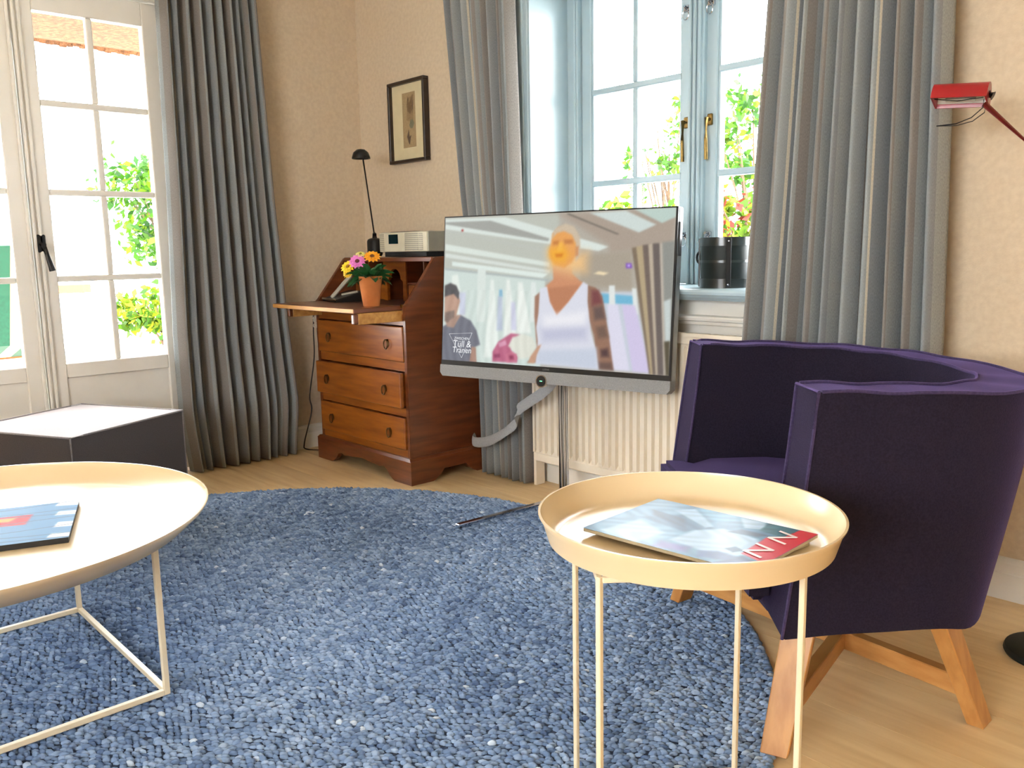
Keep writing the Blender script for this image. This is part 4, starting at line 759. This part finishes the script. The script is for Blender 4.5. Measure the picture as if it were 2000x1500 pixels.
for k in range(7):
    y0 = .04 + k * .15; pts_t = []; pts_b = []
    for q in range(9):
        u = q / 8; vv = y0 + .05 * math.sin(u * 3 + k * 1.7) + .03 * u * (k - 3) / 3; pts_t.append((u, vv + .006)); pts_b.append((u, vv - .006))
    bk.append(((70, 96, 120), .003, pts_t + pts_b[::-1]))
sheet_stack('picture_book', 'pale blue picture book with a red block lying on the coffee table', 'book', (-2.105, .392, .405 - .047 + .0006), math.radians(70), .3, .3, .012, bk, (96, 142, 184), 90, 90, pages=False, ink=m_book)

# ----- ottoman -----
ot = thing('ottoman', 'square charcoal fabric ottoman by the French doors', 'ottoman', (-3.268, .886, .0142), math.radians(26.1))
n = 14; hs = .25; zt = .37; V = []; idx = {}
bm = BM(); g = [[bm.verts.new((-hs + 2 * hs * i / n, -hs + 2 * hs * j / n, zt + .014 * (1 - (2 * i / n - 1) ** 2) * (1 - (2 * j / n - 1) ** 2) - .004)) for j in range(n + 1)] for i in range(n + 1)]
for i in range(n):
    for j in range(n): bm.faces.new((g[i][j], g[i + 1][j], g[i + 1][j + 1], g[i][j + 1]))
bt = [bm.verts.new((x, y, .03)) for x, y in ((-hs, -hs), (hs, -hs), (hs, hs), (-hs, hs))]
bm.faces.new(bt[::-1])
for e, (a, b) in (([g[i][0] for i in range(n + 1)], (0, 1)), ([g[n][j] for j in range(n + 1)], (1, 2)), ([g[i][n] for i in range(n, -1, -1)], (2, 3)), ([g[0][j] for j in range(n, -1, -1)], (3, 0))): bm.faces.new(e + [bt[b], bt[a]])
obj('cushion_body', bm, m_otto, ot, True, angle=30)
cr_ = [(-hs, -hs), (hs, -hs), (hs, hs), (-hs, hs)]
for k in range(4):
    a, b = cr_[k], cr_[(k + 1) % 4]; bm = BM(); tube(bm, [(a[0] + (b[0] - a[0]) * t / 10, a[1] + (b[1] - a[1]) * t / 10, zt - .003) for t in range(11)], .0035, 6); obj('piping', bm, m_ottop, ot, True)
    bm = BM(); tube(bm, [(a[0], a[1], zt), (a[0], a[1], .03)], .003, 6); obj('piping', bm, m_ottop, ot, True)
    pbox('foot', ot, m_black, a[0] * .85 - .02, a[0] * .85 + .02, a[1] * .85 - .02, a[1] * .85 + .02, 0, .031)

# ----- armchair -----
ch = thing('tub_armchair', 'dark purple felt tub armchair on crossed oak legs', 'armchair', (-1.057, 1.67, 0), -.6896)
def ucurve(w, D, s, v0, n=44, e=.8):
    p = [(-w, v0 + (s - v0) * k / 8) for k in range(8)]
    for k in range(n + 1):
        a = math.pi * (1 - k / n); c, si = math.cos(a), math.sin(a)
        p.append((w * math.copysign(abs(c) ** e, c), s + (D - s) * abs(si) ** e))
    return p + [(w, v0 + (s - v0) * k / 8) for k in range(7, -1, -1)]
def ztopv(v, D): return .694 - .025 * max(0, min(1, v / D))
OT = [Vector((a, b, ztopv(b, .564))) for a, b in ucurve(.431, .564, .171, 0)]
IT = [Vector((a, b, ztopv(b, .564))) for a, b in ucurve(.327, .458, .15, 0)]
OB = [Vector((a, b, .247 + .004 * math.sin(i * .5))) for i, (a, b) in enumerate(ucurve(.438, .415, .2, -.055, e=.7))]
IB = [Vector((a, b, .27)) for a, b in ucurve(.325, .36, .1, -.055)]
nU = len(OT); nv = 7
def shell_row(A, B, k, bulge):
    out = []
    for i in range(nU):
        t = k / nv; p = A[i].lerp(B[i], t); nrm = (A[i] - IT[i]); nrm.z = 0
        if nrm.length > 1e-6: nrm.normalize()
        out.append(p + nrm * bulge * math.sin(math.pi * t) + Vector((0, 0, 0)))
    return out
bm = BM(); loop = [shell_row(OT, OB, k, .006) for k in range(nv + 1)] + [shell_row(IB, IT, k, -.006) for k in range(nv + 1)]
rows = [[bm.verts.new(p + Vector((0, 0, .0018 * math.sin(i * .9)))) for i, p in enumerate(r)] for r in loop]; nr = len(rows)
for k in range(nr):
    a, b = rows[k], rows[(k + 1) % nr]
    for i in range(nU - 1): bm.faces.new((a[i], a[i + 1], b[i + 1], b[i]))
obj('shell', bm, m_purple, ch, True, angle=50)
for end in (0, -1):
    bm = BM(); ring = [r[end] for r in loop]; vs = [bm.verts.new(p + Vector((0, -.004, 0))) for p in ring]
    for k in range(nv): bm.faces.new((vs[k], vs[k + 1], vs[nr - 2 - k], vs[nr - 1 - k]))
    for k in range(nv): pass
    r2 = [bm.verts.new(p + Vector((0, .01, 0))) for p in ring]
    for k in range(nr): bm.faces.new((vs[k], vs[(k + 1) % nr], r2[(k + 1) % nr], r2[k]))
    obj('arm_front', bm, m_purple, ch, True, 'lighter purple felt end panel of the arm', angle=30)
    for pth in ([r[end] for r in loop[:nv + 1]], [r[end] for r in loop[nv + 1:]], [OT[end], IT[end]]):
        bm = BM(); tube(bm, [p + Vector((0, -.006, 0)) for p in pth], .0032, 6); obj('piping', bm, m_pipe, ch, True)
for pth in (OT, IT):
    bm = BM(); tube(bm, [p + Vector((0, 0, .002 + .0018 * math.sin(i * .9))) for i, p in enumerate(pth)], .0034, 6); obj('piping', bm, m_pipe, ch, True)
bm = BM(); q = [(a, b) for a, b in ucurve(.33, .37, .1, -.05)]; prism(bm, q, lambda a, b: (a, b, .25), lambda a, b: (a, b, .285)); obj('seat_base', bm, m_purple, ch)
q = ucurve(.318, .36, .12, -.075)[::2]; q = [(-.37, -.1), (-.37, -.062), (-.318, -.062)] + q[1:-1] + [(.318, -.062), (.37, -.062), (.37, -.1)]
bm = BM(); prism(bm, q, lambda a, b: (a, b, .286), lambda a, b: (a, b, .392 - .012 * (b < -.05)), bev=.012); obj('seat_cushion', bm, m_purple, ch, True, angle=50)
legs = {'F': ((.425, -.062), (.375, -.0)), 'L': ((-.288, -.062), (-.255, .0)), 'R': ((.338, .385), (.36, .275)), 'B': ((-.13, .455), (-.2, .3))}
for k, (ft, tp) in legs.items():
    z0 = .014 if k in 'FL' else .0005
    bm = BM(); a = Vector((*ft, z0)); b = Vector((*tp, .252)); w0, d0, w1, d1 = .05, .032, .06, .036
    out = Vector((ft[0] - .07, ft[1] - .16, 0)).normalized(); sx = Vector((-out.y, out.x, 0))
    vs = [bm.verts.new(p + sx * s_ * w / 2 + out * t_ * d / 2) for p, w, d in ((a, w0, d0), (b, w1, d1)) for s_, t_ in ((-1, -1), (1, -1), (1, 1), (-1, 1))]
    fs = [bm.faces.new([vs[i] for i in q]) for q in ((0, 1, 2, 3), (7, 6, 5, 4), (0, 4, 5, 1), (1, 5, 6, 2), (2, 6, 7, 3), (3, 7, 4, 0))]
    bmesh.ops.bevel(bm, geom=list(set(e for f in fs for e in f.edges)), offset=.002, segments=1, affect='EDGES'); obj('leg', bm, m_oak, ch)
def mid(k, z): ft, tp = legs[k]; t = (z - .01) / .24; return Vector((ft[0] + (tp[0] - ft[0]) * t, ft[1] + (tp[1] - ft[1]) * t, z))
m_oak2 = M('oak_stretcher', (200, 146, 84), .42, c2=(174, 118, 60), scale=4, stretch=(2, 2, 9), detail=6)
for a, b, z in (('L', 'R', .082), ('F', 'B', .0825)):
    bm = BM(); bar(bm, mid(a, z), mid(b, z), .028, .04, bev=.002); obj('stretcher', bm, m_oak2, ch)

# ----- red reading lamp -----
rl = thing('floor_lamp', 'red reading floor lamp with a trough-shaped shade, dark round foot', 'lamp', (-.535, 2.165, 0))
bm = BM(); lathe(bm, [(0, 0), (.1, 0), (.103, .006), (.1, .016), (.085, .022), (0, .024)], 40); obj('foot', bm, m_can, rl, True)
bm = BM(); tube(bm, [(0, 0, .02), (.03, .0, 1.0)], .008, 10); obj('pole', bm, m_redp, rl, True)
bm = BM(); tube(bm, [(.03, -.012, 1.0), (.03, .012, 1.0)], .014, 12); obj('elbow', bm, m_iron, rl, True)
bm = BM(); tube(bm, [(.03, 0, 1.0), (-.205, -.062, 1.248)], .0065, 10); obj('arm', bm, m_redp, rl, True)
hd = Vector((-.253, -.065, 1.272)); Th = Matrix.Translation(hd) @ Matrix.Rotation(math.radians(4), 4, 'Y') @ Matrix.Rotation(math.radians(12), 4, 'Z') @ Matrix.Rotation(math.radians(-13), 4, 'X')
prof = [(.034 * math.cos(t), .034 * math.sin(t) - .008) for t in [math.pi * k / 12 for k in range(13)]]
inn = [(.031 * math.cos(t), .031 * math.sin(t) - .008) for t in [math.pi * k / 12 for k in range(12, -1, -1)]]
bm = BM(); prism(bm, [(.036, -.016)] + prof + [(-.036, -.016)] + [(-.033, -.016)] + inn + [(.033, -.016)], lambda y, z: (-.052, y, z), lambda y, z: (.052, y, z)); bm.transform(Th); shd = obj('shade', bm, m_red, rl, True, angle=50)
for x0, x1 in ((-.056, -.052), (.052, .056)):
    bm = BM(); prism(bm, [(.036, -.016)] + prof + [(-.036, -.016)], lambda y, z: (x0, y, z), lambda y, z: (x1, y, z)); bm.transform(Th); obj('shade_end', bm, m_red, rl)
bm = BM(); prism(bm, [(y * .985, z * .985) for y, z in inn] + [(y * .93, z * .93 - .0005) for y, z in inn[::-1]], lambda y, z: (-.0515, y, z), lambda y, z: (.0515, y, z)); bm.transform(Th); obj('reflector', bm, m_white, shd, True)
bm = BM(); tube(bm, [(-.03, 0, -.009), (.03, 0, -.009)], .005, 10); bm.transform(Th); obj('bulb', bm, m_white, shd, True)
bm = BM(); tube(bm, [(.054, 0, .0), (.064, 0, -.004)], .01, 10); bm.transform(Th); obj('swivel', bm, m_iron, rl, True)
bm = BM()
for yy in (-.02, .02):
    tube(bm, [(.05, yy, -.018), (.05, yy * .8, -.035), (.03, yy * .6, -.055), (-.0, yy * .3, -.066), (-.04, 0, -.068)], .0011, 5)
tube(bm, [(-.048, -.03, -.017), (0, -.033, -.024), (.05, -.03, -.017)], .0011, 5)
bm.transform(Th); obj('wire_grip', bm, m_iron, rl, True)

# ----- canister on the window sill -----
cn = thing('canister', 'dark green-black round leather canister on the window sill', 'canister', (-1.662, 2.5, .8112))
bm = BM(); lathe(bm, [(0, 0), (.073, 0), (.076, .003), (.08, .05), (.081, .1), (.08, .15), (.079, .165), (.074, .166), (.072, .06), (0, .05)], 40); obj('body', bm, m_can, cn, True)
for z0, z1 in ((.0, .03), (.083, .091), (.138, .166)):
    bm = BM(); lathe(bm, [(.079, z0), (.0828, z0), (.0828, z1), (.079, z1)], 40, close=True); obj('band', bm, M('worn_leather_band', (40, 46, 42), .28, c2=(26, 31, 29), scale=20, coat=.4), cn, True)
for k, a in enumerate((-2.62, -.85, .7, 2.3)):
    c, s = math.cos(a), math.sin(a); bm = BM(); bar(bm, (.0835 * c, .0835 * s, .003), (.0845 * c, .0845 * s, .163), .016, .005, up=(c, s, 0), bev=.001); st = obj('strap', bm, m_black, cn)
    for z in (.012, .153):
        bm = BM(); lathe(bm, [(0, .003), (.003, .002), (.004, 0)], 8); bm.transform(Matrix.Translation((.0865 * c, .0865 * s, z)) @ Vector((0, 0, 1)).rotation_difference(Vector((c, s, 0))).to_matrix().to_4x4()); obj('rivet', bm, m_chrome, st, True)
bm = BM(); a = -2.75; c, s = math.cos(a), math.sin(a); tube(bm, [Vector((.083 * c, .083 * s, .1)) + Vector((c * .012 * math.sin(t), s * .012 * math.sin(t), .02 * math.cos(t))) for t in [math.pi * k / 8 for k in range(9)]], .004, 8); obj('carry_loop', bm, m_black, cn, True)

# ================= GARDEN =================
struct(pbox('garden_ground', None, M('pale_paving', (214, 208, 196), .9, c2=(190, 186, 170), scale=2.5, bump=.3, bscale=8), -16, 10, -10, 16, -.45, -.3))
ev = BM(); prism(ev, [(-4.05, 1.99), (-4.5, 1.955), (-4.6, 1.965), (-4.64, 2.0), (-4.55, 2.12), (-4.05, 2.45)], lambda x, z: (x, -1, z), lambda x, z: (x, 4, z))
for k in range(170):
    y0 = -1 + k * .0294; dz = random.uniform(-.004, .006); bar(ev, (-4.615 + random.uniform(-.01, .01), y0, 1.955 + dz), (-4.56, y0, 2.03), .032, .03)
struct(obj('roof_eave', ev, M('reed_thatch', (128, 88, 60), .95, c2=(84, 56, 38), scale=60, stretch=(1, 1, .25), bump=1, bscale=120, bdist=.01)))
tag(bpy.data.objects['roof_eave'], 'brown thatched roof edge above the French doors', 'roof')
def tree(label, base, center, rad, nleaf, size, cols, name='garden_tree', cat='tree', nb=9, seed=1, squash=(1, 1, 1)):
    rg = np.random.default_rng(seed); t = thing(name, label, cat, base); b = Vector(base); c = Vector(center) - b; bm = BM()
    tube(bm, [(0, 0, 0), c * .5 + Vector((.03, .02, 0)), c * .9], [.035, .025, .01], 8); ends = []
    for k in range(nb):
        d = Vector(rg.normal(0, 1, 3)).normalized(); d = Vector((d.x * rad * squash[0], d.y * rad * squash[1], abs(d.z) * rad * squash[2])) * .85; st = c * rg.uniform(.4, .8); mid_ = st.lerp(c + d, .55) + Vector((0, 0, .05)); tube(bm, [st, mid_, c + d], [.012, .008, .003], 6)
    obj('trunk', bm, M('bark', (86, 64, 44), .9, c2=(64, 48, 34), scale=30), t, True)
    ncl = max(6, nleaf // 40); cc = rg.normal(0, 1, (ncl, 3)); cc = cc / np.linalg.norm(cc, axis=1)[:, None] * rad * rg.uniform(.3, 1, (ncl, 1)) ** .6 * np.array(squash)
    P = cc[rg.integers(0, ncl, nleaf)] + rg.normal(0, rad * .13, (nleaf, 3)) + np.array(c)
    P[:, 2] = np.maximum(P[:, 2], .05)
    n = rg.normal(0, 1, (nleaf, 3)); n /= np.linalg.norm(n, axis=1)[:, None]; u = np.cross(n, rg.normal(0, 1, (nleaf, 3))); u /= np.linalg.norm(u, axis=1)[:, None]; v = np.cross(n, u); sz = size * rg.uniform(.6, 1.3, (nleaf, 1))
    V = np.stack([P - u * sz, P - u * sz * .1 - v * sz * .5 + n * sz * .1, P + u * sz, P - u * sz * .1 + v * sz * .5 + n * sz * .1], 1).reshape(-1, 3)
    F = np.arange(nleaf * 4).reshape(-1, 4); pal = np.array([srgb(x) for x in cols]); col = np.repeat(pal[rg.integers(0, len(pal), nleaf)] * rg.uniform(.75, 1.2, (nleaf, 1)), 4, 0)
    o = from_np('foliage', V, [F], m_leafm, t, np.clip(col, 0, 1)); o['kind'] = 'stuff'; return t
G = ((44, 84, 16), (60, 98, 18), (86, 112, 22), (34, 70, 22)); G2 = ((100, 122, 22), (124, 130, 28), (66, 100, 18), (46, 82, 18)); G3 = ((78, 106, 22), (56, 94, 22), (104, 40, 28), (120, 124, 34))
tree('green tree seen through the right pane of the French door', (-8.3, 3.3, -.3), (-8.3, 3.3, 1.36), .66, 2600, .05, G, seed=2)
tree('low yellow-green shrub below the tree outside the French doors', (-7.0, 2.62, -.3), (-7.0, 2.62, .5), .32, 1100, .045, G2, 'garden_shrub', 'shrub', 7, 3, (1.2, 1.3, .6))
tree('slender leafy branch tree outside the left window sash', (-5.0, 6.6, -.3), (-5.02, 6.6, 1.84), .44, 420, .042, G, seed=4, squash=(.9, .9, 1.1))
tree('leafy tree outside the right window sash', (-4.15, 6.65, -.3), (-4.1, 6.65, 1.8), .52, 640, .045, G, seed=5, squash=(.9, .8, .9))
tree('yellow-green hedge shrub low outside the left window sash', (-4.45, 5.2, -.3), (-4.45, 5.2, 1.06), .38, 1300, .045, G2, 'garden_shrub', 'shrub', 8, 6, (1.5, .8, .62))
tree('reddish and green shrub low outside the right window sash', (-3.3, 5.2, -.3), (-3.3, 5.2, 1.05), .34, 1500, .045, G3, 'garden_shrub', 'shrub', 8, 7, (1.2, .8, .95))

m_teak = M('teak', (150, 76, 24), .6, c2=(120, 56, 16), scale=6, stretch=(1, 8, 1)); m_gm = M('grey_metal', (96, 100, 100), .5, .4, c2=(84, 88, 88), scale=30)
dc = thing('deck_chair', 'garden deck chair with green and cream striped canvas on the terrace', 'chair', (-6.1, 1.15, -.3))
for i in range(6):
    bm = BM(); y0 = -.2 + i * .085; prism(bm, [(-.32, .62), (.1, .74), (.36, 1.33), (.375, 1.325), (.11, .72), (-.32, .605)], lambda x, z: (x, y0, z), lambda x, z: (x, y0 + .084, z)); obj('canvas_stripe', bm, M('canvas_green' if i % 2 else 'canvas_cream', (10, 62, 46) if i % 2 else (190, 162, 118), .9, c2=(12, 70, 52) if i % 2 else (180, 152, 108), scale=60), dc)
for y0 in (-.23, .335):
    bm = BM(); bar(bm, (-.42, y0, 0), (.38, y0, 1.34), .03, .045); obj('side_rail', bm, m_teak, dc)
    bm = BM(); bar(bm, (.45, y0, 0), (-.34, y0, .64), .03, .045); obj('side_rail', bm, m_teak, dc)
    bm = BM(); tube(bm, [(.2, y0, .98), (.0, y0, 1.0), (-.24, y0, .96), (-.3, y0, .85), (-.28, y0, .6)], .014, 8); obj('arm_loop', bm, m_gm, dc, True)
bm = BM(); bar(bm, (-.33, -.24, .62), (-.33, .345, .62), .04, .05); obj('front_rail', bm, m_teak, dc)
gt = thing('garden_table', 'wooden garden table with slanted grey metal legs on the terrace', 'table', (-6.95, 1.93, -.3))
for k in range(4): pbox('table_slat', gt, m_teak, -.3 + k * .15, -.16 + k * .15, -.3, .06, 1.0, 1.06, bev=.004)
for s in (-1, 1):
    bm = BM(); tube(bm, [(s * .25, .16, 1.02), (s * .25, .0, .4), (s * .25, -.06, 0)], .014, 8); obj('leg', bm, m_gm, gt, True)
    bm = BM(); tube(bm, [(s * .25, -.28, 1.0), (s * .25, -.1, .4), (s * .25, .06, 0)], .014, 8); obj('leg', bm, m_gm, gt, True)
bm = BM(); tube(bm, [(-.25, .16, 1.03), (.25, .16, 1.03)], .014, 8); obj('edge_bar', bm, m_gm, gt, True)
